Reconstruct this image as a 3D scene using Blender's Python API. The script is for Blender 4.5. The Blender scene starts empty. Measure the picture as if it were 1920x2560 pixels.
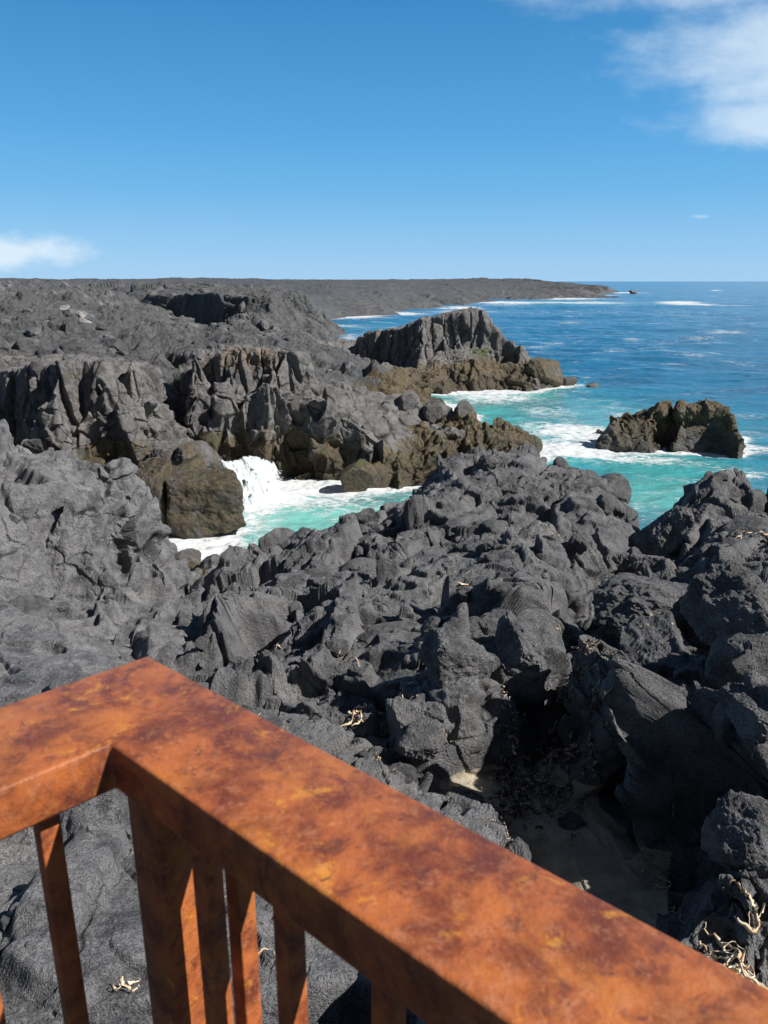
import bpy, bmesh, math, random, time
import numpy as np
from mathutils import Vector, Matrix, geometry
T0 = time.time()
F32 = np.float32
rnd = random.Random(11)
scene = bpy.context.scene
COL = scene.collection

# ------------------------------------------------------------------ camera
CAM_H = 11.0                     # eye height above the sea (m)
FPX = 1923.0                     # focal length in pixels of the 1920x2560 frame
PITCH = math.atan((1280 - 702) / FPX)
cp, sp = math.cos(PITCH), math.sin(PITCH)
cam = bpy.data.cameras.new('camera')
camo = bpy.data.objects.new('camera', cam)
COL.objects.link(camo)
camo.location = (0, 0, CAM_H)
camo.rotation_euler = (math.pi / 2 - PITCH, 0, 0)
cam.sensor_fit = 'VERTICAL'
cam.sensor_height = 34.6
cam.lens = FPX / 2560 * 34.6
cam.clip_start = 0.05
cam.clip_end = 60000
cam.dof.use_dof = True
cam.dof.focus_distance = 16.0
cam.dof.aperture_fstop = 13.0
scene.camera = camo


def ray(u, v):
    a = (u - 960) / FPX
    b = (1280 - v) / FPX
    return a, cp + b * sp, -sp + b * cp


def P(u, v, z):                  # photo pixel at a known height -> world point
    x, y, d = ray(u, v)
    t = (z - CAM_H) / d
    return (x * t, y * t, z)


def PR(u, v, r):                 # photo pixel at a known ground distance -> world point
    x, y, d = ray(u, v)
    t = r / math.hypot(x, y)
    return (x * t, y * t, CAM_H + d * t)


# ------------------------------------------------------------------ numpy noise
def hash2(ix, iy, seed):
    h = (ix.astype(np.uint32) * np.uint32(374761393) + iy.astype(np.uint32) * np.uint32(668265263)
         + np.uint32((seed * 2246822519) & 0xffffffff))
    h = (h ^ (h >> np.uint32(13))) * np.uint32(1274126177)
    h = (h ^ (h >> np.uint32(16))) * np.uint32(2246822519)
    return h ^ (h >> np.uint32(15))


def u01(h, k=0):
    if k:
        h = (h ^ np.uint32((k * 0x9E3779B1) & 0xffffffff)) * np.uint32(2654435761)
        h = h ^ (h >> np.uint32(14))
    return (h & np.uint32(0xffffff)).astype(F32) * F32(1 / 16777216.0)


def vnoise2(x, y, seed=0):       # smooth value noise in -1..1
    ix = np.floor(x); iy = np.floor(y)
    fx = (x - ix).astype(F32); fy = (y - iy).astype(F32)
    ix = ix.astype(np.int32); iy = iy.astype(np.int32)
    fx = fx * fx * fx * (fx * (fx * 6 - 15) + 10); fy = fy * fy * fy * (fy * (fy * 6 - 15) + 10)
    a = u01(hash2(ix, iy, seed)); b = u01(hash2(ix + 1, iy, seed))
    c = u01(hash2(ix, iy + 1, seed)); d = u01(hash2(ix + 1, iy + 1, seed))
    return ((a + (b - a) * fx) * (1 - fy) + (c + (d - c) * fx) * fy) * 2 - 1


def fbm2(x, y, seed=0, octs=4, gain=0.5):
    s = np.zeros(x.shape, F32); amp = 1.0; tot = 0
    c, n = 0.8, 0.6
    for o in range(octs):
        s += F32(amp) * vnoise2(x, y, seed + o * 17)
        tot += amp; amp *= gain
        x, y = (x * c - y * n) * 2.03 + 5.1, (x * n + y * c) * 2.03 - 3.7
    return s / F32(tot)


def hash3(ix, iy, iz, seed):
    h = (ix.astype(np.uint32) * np.uint32(374761393) + iy.astype(np.uint32) * np.uint32(668265263)
         + iz.astype(np.uint32) * np.uint32(3266489917) + np.uint32((seed * 2246822519) & 0xffffffff))
    h = (h ^ (h >> np.uint32(13))) * np.uint32(1274126177)
    return h ^ (h >> np.uint32(16))


def vnoise3(p, seed=0):
    i = np.floor(p); f = (p - i).astype(F32); i = i.astype(np.int32)
    f = f * f * (3 - 2 * f)
    out = 0
    for dx in (0, 1):
        for dy in (0, 1):
            for dz in (0, 1):
                w = (f[:, 0] if dx else 1 - f[:, 0]) * (f[:, 1] if dy else 1 - f[:, 1]) * (f[:, 2] if dz else 1 - f[:, 2])
                out = out + w * u01(hash3(i[:, 0] + dx, i[:, 1] + dy, i[:, 2] + dz, seed))
    return out * 2 - 1


def fbm3(p, seed=0, octs=4, gain=0.5):
    s = 0; amp = 1.0; tot = 0
    for o in range(octs):
        s = s + amp * vnoise3(p, seed + 31 * o); tot += amp; amp *= gain
        p = p * 2.03 + 3.3
    return s / tot


def cells(x, y, size, seed, jit=0.85):
    """2-D Voronoi: (random id, offset from the cell centre, distance to the border) per point, in metres"""
    X = x / size; Y = y / size
    ix = np.floor(X).astype(np.int32); iy = np.floor(Y).astype(np.int32)
    f1 = np.full(x.shape, 9e9, F32); f2 = np.full(x.shape, 9e9, F32)
    cid = np.zeros(x.shape, np.uint32); ox = np.zeros(x.shape, F32); oy = np.zeros(x.shape, F32)
    for dx in (-1, 0, 1):
        for dy in (-1, 0, 1):
            h = hash2(ix + dx, iy + dy, seed)
            px = (X - (ix + dx)).astype(F32) - (0.5 + jit * (u01(h, 1) - 0.5))
            py = (Y - (iy + dy)).astype(F32) - (0.5 + jit * (u01(h, 2) - 0.5))
            d = np.sqrt(px * px + py * py)
            m = d < f1
            f2 = np.where(m, f1, np.minimum(f2, d))
            f1 = np.where(m, d, f1)
            cid = np.where(m, h, cid); ox = np.where(m, px, ox); oy = np.where(m, py, oy)
    return cid, ox * size, oy * size, (f2 - f1) * size


def sstep(a, b, x):
    t = np.clip((x - a) / (b - a), 0, 1)
    return t * t * (3 - 2 * t)


# ------------------------------------------------------------------ macro relief: a net of surveyed points
PTS = []                         # x, y, z, region, column, rough, algae
REG = dict(ground=0, ridge=1, outcrop=2, head=3, cliff=4, far_head=5, stack=6, plain=7, sand=8, sea=-1)
SEA = -3.0


def add(p, reg, col=0.0, rough=1.0, alg=0.0):
    PTS.append((p[0], p[1], p[2], REG[reg], col, rough, alg))


def pts(reg, lst, **k):
    for q in lst:
        add(P(*q[:3]), reg, **k)


def edge(reg, lst, dr=1.0, zb=SEA, **k):
    """points on a skyline (u, v, z) with the foot of the drop behind each of them"""
    for u, v, z in lst:
        p = P(u, v, z)
        p = (p[0], p[1], z - 0.27)
        add(p, reg, **k)
        r = math.hypot(p[0], p[1]); s = (r + dr) / r
        add((p[0] * s, p[1] * s, zb), 'sea' if zb < 0 else reg, rough=0.3)


def bed(lst):
    for u, v in lst:
        p = P(u, v, 0)
        add((p[0], p[1], SEA), 'sea', rough=0.3)


def scarp(reg, lst, off, jit=0.5, back=0.0, step=2.2, foot_alg=None, **k):
    """an upright face along a run of points (u, v, r, height of the foot); the foot stands square to the run"""
    T_ = [PR(u, v, r) + (zf_,) for u, v, r, zf_ in lst]
    for (x0, y0, z0, f0), (x1, y1, z1, f1) in zip(T_, T_[1:]):
        L = math.hypot(x1 - x0, y1 - y0); nx, ny = (y1 - y0) / L, -(x1 - x0) / L
        if nx * x0 + ny * y0 > 0:
            nx, ny = -nx, -ny
        m = max(1, int(L / step))
        for i_ in range(m):
            f = i_ / m; x, y = x0 + (x1 - x0) * f, y0 + (y1 - y0) * f
            j_ = jit * math.sin(i_ * 2.3 + x0)
            z = z0 + (z1 - z0) * f
            add((x - nx * j_, y - ny * j_, z), reg, **k)
            kk = dict(k)
            if foot_alg is not None:
                kk['alg'] = foot_alg
            add((x + nx * (off - j_), y + ny * (off - j_), f0 + (f1 - f0) * f), reg, **kk)
            if back:
                add((x - nx * (back + j_), y - ny * (back + j_), z + 0.05), reg, **k)


# near ground on the left, below the railing
pts('ground', [(-900, 2560, 6.4), (-900, 1900, 6.2), (-600, 2560, 6.4), (-150, 2560, 6.4), (300, 2560, 6.4), (700, 2560, 6.3), (1100, 2560, 6.2),
               (-350, 2100, 6.2), (0, 2150, 6.2), (300, 2050, 6.05), (600, 2150, 6.1), (800, 2050, 5.6),
               (-300, 1750, 5.9), (0, 1750, 5.9), (250, 1660, 5.5), (450, 1720, 5.4), (-400, 1540, 5.4),
               (0, 1560, 4.9), (250, 1540, 4.5), (410, 1600, 4.6), (500, 1640, 4.5), (330, 1500, 4.3)], rough=0.55)
for q in [(-4, -3, 6.6), (0, -3, 6.6), (5, -3, 6.4), (0, 0.5, 6.5), (-3, 1, 6.6), (3, 1, 6.2), (-9, 0, 6.6), (9, 0, 6.4), (-30, -6, 7), (30, -6, 6)]:
    add(q, 'ground', rough=0.6)
pts('ground', [(-300, 1440, 5.2), (0, 1490, 4.6), (150, 1490, 4.2), (270, 1480, 3.7), (300, 1420, 4.0)], rough=0.7)
pts('ground', [(-300, 1250, 6.6), (0, 1260, 6.3), (100, 1380, 5.0), (160, 1250, 6.1), (250, 1205, 6.2), (335, 1195, 5.9), (352, 1300, 5.0), (230, 1330, 5.3),
               (357, 1420, 3.2)], rough=0.9)
pts('ground', [(-300, 1080, 6.4), (0, 1065, 6.1), (120, 1095, 5.6), (230, 1135, 5.0), (300, 1160, 4.6), (340, 1175, 4.2)], rough=1.0)
pts('ground', [(388, 1325, 1.0), (375, 1400, 1.0), (425, 1425, 1.1), (475, 1500, 2.2), (478, 1550, 2.8), (510, 1435, 1.1), (570, 1418, 1.1)], rough=0.6, alg=0.5)
bed([(398, 1345), (420, 1375), (460, 1392), (520, 1398), (600, 1385)])
for u, r, z in [(-200, 31, 3.5), (60, 30, 3.4), (200, 31, 2.8), (300, 31.5, 2.0), (345, 30.5, 1.4)]:
    add(PR(u, 1100, r)[:2] + (z,), 'ground', rough=0.9, alg=0.2)

# central lava ridge
edge('ridge', [(630, 1385, 1.3), (700, 1350, 2.2), (745, 1362, 2.5), (800, 1335, 2.9), (850, 1300, 3.4), (885, 1250, 4.0), (960, 1266, 3.9),
               (1015, 1240, 4.1), (1040, 1195, 4.6), (1062, 1155, 5.1), (1100, 1132, 5.4), (1200, 1118, 5.6), (1340, 1112, 5.7), (1440, 1150, 5.5),
               (1495, 1150, 5.5), (1550, 1205, 4.9), (1600, 1290, 4.2), (1640, 1360, 3.7), (1672, 1408, 3.3)], dr=1.6)
pts('ridge', [(1000, 1320, 4.2), (920, 1300, 3.9), (1060, 1240, 4.6), (1150, 1210, 5.2), (1300, 1180, 5.5), (1450, 1220, 5.3), (1500, 1290, 4.9), (1300, 1290, 4.9), (1150, 1290, 4.6),
              (620, 1440, 2.9), (700, 1430, 3.6), (800, 1410, 4.0), (900, 1400, 4.2), (1000, 1400, 4.6), (1100, 1390, 4.8), (1200, 1400, 5.0), (1350, 1380, 5.1), (1450, 1370, 5.1), (1530, 1400, 4.4),
              (520, 1500, 3.4), (600, 1520, 4.0), (700, 1500, 4.5), (850, 1500, 4.9), (1000, 1490, 5.0), (1150, 1500, 5.2), (1300, 1480, 5.2), (1420, 1470, 5.0), (1490, 1480, 4.4),
              (540, 1600, 4.4), (640, 1580, 4.9), (800, 1560, 5.3), (950, 1560, 5.5), (1100, 1560, 5.6), (1250, 1570, 5.6), (1400, 1560, 5.3), (1470, 1590, 5.2),
              (570, 1680, 4.9), (700, 1690, 5.2), (850, 1680, 5.5), (1000, 1680, 5.6), (1150, 1690, 5.7), (1300, 1690, 5.6), (1370, 1730, 5.3),
              (800, 1800, 5.3), (900, 1850, 5.4), (1000, 1800, 5.6), (1100, 1820, 5.6), (1200, 1810, 5.5), (1290, 1800, 5.2), (1000, 1940, 5.3)], rough=1.0)
pts('sand', [(1090, 1985, 5.03), (1130, 1965, 5.03), (1190, 1950, 5.0), (1200, 2010, 4.99)], rough=0.08)
# gully and sandy pit
pts('ridge', [(1530, 1590, 3.2), (1640, 1470, 2.7), (1575, 1550, 3.0), (1490, 1670, 3.4), (1455, 1750, 3.7), (1430, 1830, 4.1), (1350, 1890, 4.6), (1225, 1930, 4.95)], rough=0.5)
pts('sand', [(1150, 1985, 5.02), (1280, 1990, 4.95), (1400, 1990, 4.9), (1500, 2060, 4.93), (1400, 2120, 4.95), (1560, 2200, 4.98), (1450, 2230, 5.0), (1620, 2290, 5.05), (1530, 2130, 4.95), (1225, 1945, 4.97), (1300, 1940, 4.9)], rough=0.06)
pts('ground', [(1065, 2030, 5.15), (1180, 2110, 5.15), (1260, 2160, 5.2), (1340, 2200, 5.2), (1000, 2120, 5.6), (1200, 2260, 5.5), (1400, 2330, 5.4), (1560, 2400, 5.4)], rough=0.9)
# right-hand outcrop
edge('outcrop', [(1640, 1345, 4.4), (1650, 1310, 4.8), (1690, 1250, 5.4), (1715, 1210, 5.8), (1780, 1198, 6.0), (1850, 1192, 6.1), (1920, 1196, 6.1), (2100, 1200, 6.2), (2400, 1210, 6.2)], dr=1.5)
pts('outcrop', [(1665, 1405, 3.4), (1700, 1400, 4.6), (1760, 1330, 5.3), (1900, 1330, 5.7), (1700, 1470, 4.3), (1780, 1430, 5.2), (1900, 1430, 5.7), (2100, 1400, 5.9),
                (1600, 1540, 5.6), (1650, 1510, 6.0), (1760, 1505, 5.9), (1900, 1510, 6.0), (2150, 1520, 6.1),
                (1555, 1640, 6.1), (1515, 1690, 6.15), (1560, 1702, 6.2), (1640, 1722, 6.15), (1700, 1640, 6.6), (1900, 1660, 6.8), (2200, 1700, 6.9),
                (1710, 1775, 6.3), (1740, 1850, 6.35), (1800, 1780, 6.6), (1880, 1820, 6.75), (2000, 1900, 6.9), (2400, 2100, 6.6),
                (1470, 1840, 4.6), (1480, 1905, 4.72), (1560, 1990, 4.88), (1625, 2080, 4.98), (1685, 2200, 5.05), (1700, 2270, 5.1),
                (1738, 1960, 6.25), (1762, 2050, 6.2), (1790, 2120, 6.4), (1850, 2000, 6.8), (1900, 2150, 6.5), (1775, 2250, 6.1), (1900, 2290, 6.2),
                (1700, 2350, 5.5), (1620, 2420, 5.5), (1800, 2400, 5.7), (1920, 2450, 5.8), (2100, 2300, 6.0), (1750, 2560, 5.8), (2300, 2560, 6.0), (1450, 2560, 5.9)], rough=1.0)
# sea floor of the cove and the channel behind the ridge
bed([(430, 1350), (520, 1400), (640, 1340), (720, 1230), (900, 1250), (800, 1320), (640, 1260), (980, 1240), (560, 1300), (1000, 1235), (860, 1240), (600, 1375)])
# mid headland with its colonnade
C = dict(col=1.0, rough=0.5)
scarp('head', [(462, 900, 47.6, 4.4), (490, 886, 46.0, 4.5), (540, 880, 46.9, 4.6), (600, 873, 46.2, 4.6), (660, 872, 47.1, 4.6), (720, 876, 46.3, 4.7), (765, 892, 46.9, 5.0), (785, 915, 47.6, 5.0)], 0.55, jit=0.2, back=1.6, step=1.4, **C)
pts('head', [(455, 960, 5.0), (452, 1050, 3.0)], col=0.9, rough=0.5)
scarp('head', [(470, 1010, 45.6, 1.4), (480, 1002, 45.0, 1.0), (560, 1002, 44.2, 0.4), (620, 988, 44.8, -0.2), (690, 962, 43.9, -0.4), (750, 1000, 44.4, -0.4), (810, 1008, 43.3, -0.5), (870, 1040, 43.3, -0.5), (930, 1085, 42.4, -0.5), (960, 1110, 42.3, -0.6)], 0.75, jit=0.25, back=0.9, step=1.6, foot_alg=1.0, col=0.8, rough=0.5, alg=0.35)
for u, v, r in [(780, 945, 46.5), (860, 965, 47.0)]:
    add(PR(u, v, r), 'head', col=0.75, rough=0.5)
for u, v, r in [(920, 1000, 47.5), (1000, 985, 48.5), (1080, 995, 49.0), (1120, 1010, 49.0), (900, 1050, 45.0), (1000, 1060, 46.0), (1080, 1050, 47.0), (960, 1110, 43.0)]:
    add(PR(u, v, r), 'head', col=0.2, rough=0.75, alg=0.1)
for u, v, r in [(1050, 1080, 45.5), (1100, 1060, 47.5), (1160, 1040, 49.5), (1250, 1032, 50.5), (1300, 1060, 51.0), (1340, 1100, 51.0), (1000, 1130, 42.5), (1050, 1130, 43.5), (1200, 1080, 48), (1000, 1200, 40.8), (1100, 1170, 43.5), (1250, 1150, 46.5), (1350, 1135, 49.5)]:
    add(PR(u, v, r), 'head', col=0.45, rough=1.2, alg=1.0)
for u, r, z in [(1380, 52.5, SEA), (1300, 55, SEA), (1200, 55, SEA), (1100, 54, SEA), (1000, 53, 0.2), (900, 53, 1.6), (800, 52, 2.2), (700, 52.5, 3.0), (600, 53, 3.6), (500, 52, 3.0), (440, 48, 2.2), (425, 44, 1.6)]:
    add(PR(u, 1100, r)[:2] + (z,), 'head' if z > 0 else 'sea', rough=0.9, alg=0.6 if z < 2 else 0.2)
for u, r, z in [(820, 49.5, 4.6), (700, 49.8, 6.9), (600, 50, 7.0), (500, 49.5, 6.7)]:
    add(PR(u, 1100, r)[:2] + (z,), 'head', rough=0.6)
# cliff on the left
scarp('cliff', [(-300, 932, 53, 2.9), (-60, 935, 50, 2.3), (60, 925, 46.3, 2.7), (150, 905, 43.2, 3.4), (205, 900, 43.9, 3.9), (250, 897, 43.2, 4.3), (330, 905, 44.2, 4.8), (395, 960, 44.0, 3.8), (415, 1000, 45.0, 3.6)], 0.6, jit=0.25, back=2.0, step=1.6, col=1.0, rough=0.5)
scarp('cliff', [(70, 1060, 44.6, 1.6), (150, 1065, 41.9, 1.8), (230, 1030, 42.4, 1.4), (290, 1000, 41.9, 0.9), (370, 1020, 42.6, 0.8), (412, 1055, 43.6, 1.1)], 0.55, jit=0.25, step=1.6, foot_alg=0.9, col=0.8, rough=0.5, alg=0.15)
for u, r, z in [(400, 46, 5.2), (425, 50, 3.6), (430, 56, 4.2)]:
    add(PR(u, 1100, r)[:2] + (z,), 'cliff', rough=0.8)
# far headland with columns
FH = dict(col=1.0, rough=0.6)
scarp('far_head', [(896, 846, 97, 2.2), (905, 838, 95, 2.3), (935, 828, 92.5, 1.7), (1005, 817, 88.5, 1.5), (1060, 800, 87.2, 2.6), (1110, 789, 88.2, 3.4), (1160, 780, 87.6, 3.9), (1205, 773, 88.3, 4.2), (1226, 776, 89.4, 4.7)], 0.9, jit=0.3, back=2.2, step=1.6, **FH)
for u, v0, r0 in [(905, 838, 95), (935, 828, 92.5), (1005, 817, 88.5), (1060, 800, 87.3), (1110, 789, 88.2), (1160, 780, 87.6), (1205, 773, 88.3), (1226, 776, 89.0)]:
    r = r0 + 6
    add(PR(u, v0 + 6, r), 'far_head', rough=0.8)
    add(PR(u, v0, r + 2.5)[:2] + (SEA,), 'sea')
for u, v, r in [(890, 870, 97), (1245, 830, 88), (1300, 860, 87), (1322, 885, 87), (1335, 908, 86.5), (1385, 905, 85.5), (1395, 935, 85)]:
    add(PR(u, v, r), 'far_head', col=0.8, rough=0.7, alg=0.45)
for u, v, z in [(1070, 960, 1.0), (1100, 975, 0.4), (1150, 986, -0.3), (1210, 982, -0.3), (1270, 968, -0.3), (1330, 962, -0.3), (1390, 968, -0.3)]:
    add(P(u, v, z), 'far_head', col=0.9, rough=0.7, alg=1.0)
for u, v, r in [(1050, 930, 84), (1100, 920, 83), (1160, 905, 83), (1230, 895, 84.5), (1290, 905, 85), (1345, 920, 84)]:
    add(PR(u, v, r), 'far_head', col=0.9, rough=0.7, alg=0.8)
for u, r, z in [(1300, 92, SEA), (1400, 91, SEA), (1420, 84, SEA), (1240, 96, SEA), (900, 106, SEA), (1000, 104, SEA)]:
    add(PR(u, 900, r)[:2] + (z,), 'sea')
# low brown rocks between the two headlands
for u, v, r, a in [(820, 930, 62, .5), (900, 925, 66, .7), (960, 915, 70, .8), (1010, 935, 73, 1), (930, 960, 61, .9), (860, 950, 58, .6), (1040, 960, 72, 1), (990, 970, 63, 1),
                   (760, 880, 68, 0), (830, 890, 78, .1), (880, 900, 82, .2), (700, 850, 72, 0), (640, 860, 64, 0), (560, 865, 60, 0), (430, 900, 58, 0), (480, 870, 62, 0)]:
    add(PR(u, v, r), 'plain', rough=1.1, alg=a)
# lone stack
for u, v, r in [(1528, 1012, 54.6), (1536, 1000, 55.6), (1570, 996, 55.4), (1640, 994, 56), (1600, 1003, 56.5), (1680, 990, 57), (1740, 978, 57), (1790, 985, 56.5), (1815, 1000, 56), (1830, 1030, 55.5), (1845, 1060, 55), (1858, 1085, 54.2), (1700, 1020, 55.6), (1600, 1040, 55)]:
    add(PR(u + (5 if u < 1800 else -4), v + 16, r), 'stack', col=0.62, rough=1.1, alg=0.85)
for u, v, z in [(1500, 1075, 0.2), (1522, 1080, 0.7), (1530, 1085, 0.1), (1590, 1105, 0.1), (1660, 1117, 0), (1740, 1110, 0), (1800, 1105, 0.3), (1835, 1097, 0.2), (1862, 1094, -0.6)]:
    add(P(u, v, z), 'stack', col=0.0, rough=1.0, alg=0.9)
bed([(1470, 1085), (1490, 1110), (1560, 1135), (1660, 1145), (1760, 1140), (1860, 1125), (1900, 1095), (1900, 1040), (1860, 1000), (1780, 965), (1700, 965), (1600, 980), (1500, 1010), (1470, 1050)])
bed([(1400, 1040), (1440, 1120), (1380, 1140), (1420, 1180), (1500, 1140), (1600, 1200), (1700, 1180), (1650, 1260), (1640, 1300), (1850, 1170), (1450, 1010), (1400, 1000), (1300, 995), (1200, 1005), (1130, 1000), (1060, 990), (1250, 1015), (1420, 975)])
bed([(840, 812), (880, 830), (905, 860), (925, 882), (870, 806), (900, 803), (950, 800), (980, 810), (1010, 796), (930, 830), (1070, 785), (960, 850), (1020, 830), (895, 875), (1100, 800), (1000, 860), (860, 850)])
# lava plain climbing behind the cliffs, with the shaded scarp
pts('plain', [(-300, 860, 7.2), (0, 865, 7.0), (130, 860, 7.1), (250, 855, 7.0), (350, 850, 6.9), (400, 880, 6.6), (-300, 800, 8.2), (0, 800, 8.0), (150, 805, 7.8), (300, 805, 7.3), (380, 820, 6.9),
              (0, 760, 9.0), (150, 765, 8.7), (250, 770, 8.3), (340, 790, 7.4), (430, 820, 6.4), (-300, 740, 9.6), (0, 735, 9.7), (200, 738, 9.6), (-300, 718, 10.3), (0, 718, 10.3), (200, 718, 10.2),
              (370, 762, 8.0), (415, 785, 7.0)], rough=1.2)
scarp('plain', [(345, 742, 133, 8.3), (400, 738, 127, 6.4), (450, 736, 120, 5.2), (510, 734, 113, 4.3), (570, 733, 106, 5.3), (610, 733, 101, 6.2), (645, 734, 98, 7.2)], 1.0, rough=0.45)
scarp('plain', [(660, 732, 116, 7.6), (735, 724, 124, 6.5), (768, 726, 128, 4.5)], 1.0, rough=0.9, col=0.9)
pts('plain', [(455, 806, 5.6), (500, 822, 4.8), (540, 822, 5.0), (565, 812, 5.6)], rough=0.6)
for u, v, r in [(470, 812, 104), (520, 822, 100), (550, 815, 97), (500, 826, 94)]:
    add(PR(u, v, r), 'plain', rough=0.8)
for u, v, r in [(585, 800, 90), (625, 790, 91), (668, 745, 100), (650, 790, 92), (690, 800, 98), (720, 790, 110), (500, 835, 88), (600, 830, 82), (680, 835, 85), (750, 838, 100), (780, 862, 108), (760, 805, 118), (440, 845, 76), (330, 830, 70)]:
    add(PR(u, v, r), 'plain', rough=1.4)
for u, v, z in [(803, 806, 0), (822, 832, 0), (846, 855, 0), (872, 884, 0)]:
    add(P(u - 4, v, z), 'plain', rough=0.5, alg=0.4)
    bed([(u + 25, v + 1)])
for u, v, r in [(785, 775, 160), (790, 760, 190), (800, 770, 140), (820, 800, 150)]:
    add(PR(u - 22, v + 4, r), 'plain', rough=0.5)
# distant coast: (u, v on the waterline), then the brink behind it
coast = [(820, 798), (900, 792), (960, 790), (1005, 778), (1100, 768), (1160, 760), (1230, 755), (1262, 748), (1330, 748), (1400, 744), (1450, 739), (1500, 735), (1522, 733)]
brink = [(800, 764), (880, 762), (940, 765), (1000, 762), (1080, 757), (1150, 750), (1220, 746), (1262, 741), (1330, 738), (1400, 730), (1450, 722), (1500, 716), (1517, 716)]
for (u, v), (ub, vb) in zip(coast, brink):
    p = P(u, v, 0.2); r = math.hypot(p[0], p[1])
    add(p, 'plain', rough=1.3, alg=0.2)
    q = P(u, v + 2.5, 0); rr = math.hypot(q[0], q[1])
    add((q[0], q[1], SEA), 'sea')
    add(PR(ub, vb, r * 1.03), 'plain', rough=1.3)
for u, v, r in [(700, 712, 190), (800, 735, 270), (900, 735, 330), (1000, 728, 420), (1100, 722, 520), (1200, 718, 640), (1300, 714, 760), (1380, 712, 800), (1440, 711, 800),
                (600, 718, 150), (500, 720, 140), (400, 722, 140), (300, 716, 150), (700, 722, 150)]:
    add(PR(u, v, r), 'plain', rough=1.5)
for u, v, r in [(-300, 700, 500), (0, 695, 600), (160, 699, 600), (300, 699, 700), (420, 694, 750), (560, 697, 900), (700, 699, 900), (850, 699, 1000), (1000, 699, 1000), (1100, 698, 1000), (1190, 695, 1000), (1325, 697, 950), (1332, 704, 930), (1400, 705, 900), (1450, 709, 880), (1500, 714, 820)]:
    add(PR(u, v, r), 'plain', rough=1.6)
for u, r in [(-300, 1500), (300, 1500), (800, 1500), (1200, 1400)]:
    add(PR(u, 705, r)[:2] + (6.0,), 'plain', rough=1.0)
for u, r in [(1560, 850), (1540, 1100), (1450, 1500), (1350, 1700), (1700, 600), (1600, 300), (1500, 150), (1950, 300), (2300, 100), (2300, 40), (2000, 60), (2000, 28), (2400, 26), (1750, 30), (1650, 27), (1600, 36), (1450, 65), (1560, 72), (1300, 110), (1100, 120), (950, 125), (1050, 160), (950, 170), (900, 150), (1200, 200), (1600, 2200), (2600, 1500)]:
    add(PR(u, 760, r)[:2] + (SEA,), 'sea')

# drop points that almost coincide, then triangulate
arr = []
for p in PTS:
    if all((p[0] - q[0]) ** 2 + (p[1] - q[1]) ** 2 > 0.0025 for q in arr):
        arr.append(p)
PTS = np.array(arr, np.float64)
vv, _, tris, *_ = geometry.delaunay_2d_cdt([Vector((p[0], p[1])) for p in PTS], [], [], 0, 1e-5)
V2 = np.array([[v.x, v.y] for v in vv])
idx = np.array([int(np.argmin((PTS[:, 0] - a) ** 2 + (PTS[:, 1] - b) ** 2)) for a, b in V2])
# rasterise the net on a polar (azimuth x log distance) grid
NA, NR = 1500, 2400
AZ0, AZ1 = math.radians(-52), math.radians(52)
LR0, LR1 = math.log(2.2), math.log(1900)
gaz = np.linspace(AZ0, AZ1, NA); glr = np.linspace(LR0, LR1, NR)
GA, GL = np.meshgrid(gaz, glr, indexing='ij')
GX = np.exp(GL) * np.sin(GA); GY = np.exp(GL) * np.cos(GA)
NREG = 9
CH = np.zeros((NA, NR, 4 + NREG), F32)
CH[..., 0] = SEA
for t in tris:
    ids = [idx[i] for i in t]
    a, b, c = PTS[ids[0]], PTS[ids[1]], PTS[ids[2]]
    den = (b[1] - c[1]) * (a[0] - c[0]) + (c[0] - b[0]) * (a[1] - c[1])
    if abs(den) < 1e-12:
        continue
    azs = [math.atan2(q[0], q[1]) for q in (a, b, c)]
    if max(azs) - min(azs) > 3:
        azs = [-3.2, 3.2]
    rs = [math.hypot(q[0], q[1]) for q in (a, b, c)]
    rmin = min(rs)
    for q0, q1 in ((a, b), (b, c), (c, a)):
        d = np.array([q1[0] - q0[0], q1[1] - q0[1]]); tt = np.clip(-(q0[0] * d[0] + q0[1] * d[1]) / (d @ d), 0, 1)
        rmin = min(rmin, math.hypot(q0[0] + tt * d[0], q0[1] + tt * d[1]))
    if min(rs) < 4:
        rmin = 1e-3
        if min(rs) < 3.5:
            azs = [-3.2, 3.2]
    i0 = max(0, int((min(azs) - AZ0) / (AZ1 - AZ0) * (NA - 1)) - 1); i1 = min(NA, int((max(azs) - AZ0) / (AZ1 - AZ0) * (NA - 1)) + 3)
    j0 = max(0, int((math.log(rmin) - LR0) / (LR1 - LR0) * (NR - 1)) - 1); j1 = min(NR, int((math.log(max(rs)) - LR0) / (LR1 - LR0) * (NR - 1)) + 3)
    if i1 <= i0 or j1 <= j0:
        continue
    X = GX[i0:i1, j0:j1]; Y = GY[i0:i1, j0:j1]
    w0 = ((b[1] - c[1]) * (X - c[0]) + (c[0] - b[0]) * (Y - c[1])) / den
    w1 = ((c[1] - a[1]) * (X - c[0]) + (a[0] - c[0]) * (Y - c[1])) / den
    w2 = 1 - w0 - w1
    m = (w0 >= -1e-6) & (w1 >= -1e-6) & (w2 >= -1e-6)
    if not m.any():
        continue
    sub = CH[i0:i1, j0:j1]
    W = (w0[m], w1[m], w2[m])
    vals = np.zeros((len(W[0]), 4 + NREG), F32)
    for w, q in zip(W, (a, b, c)):
        vals[:, 0] += w * q[2]
        for k in range(3):
            vals[:, 1 + k] += w * q[4 + k]
        if q[3] >= 0:
            vals[:, 4 + int(q[3])] += w
    sub[m] = vals
print('net', len(PTS), 'points', len(tris), 'triangles', round(time.time() - T0, 1))
MACRO = CH[..., 0]


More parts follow.
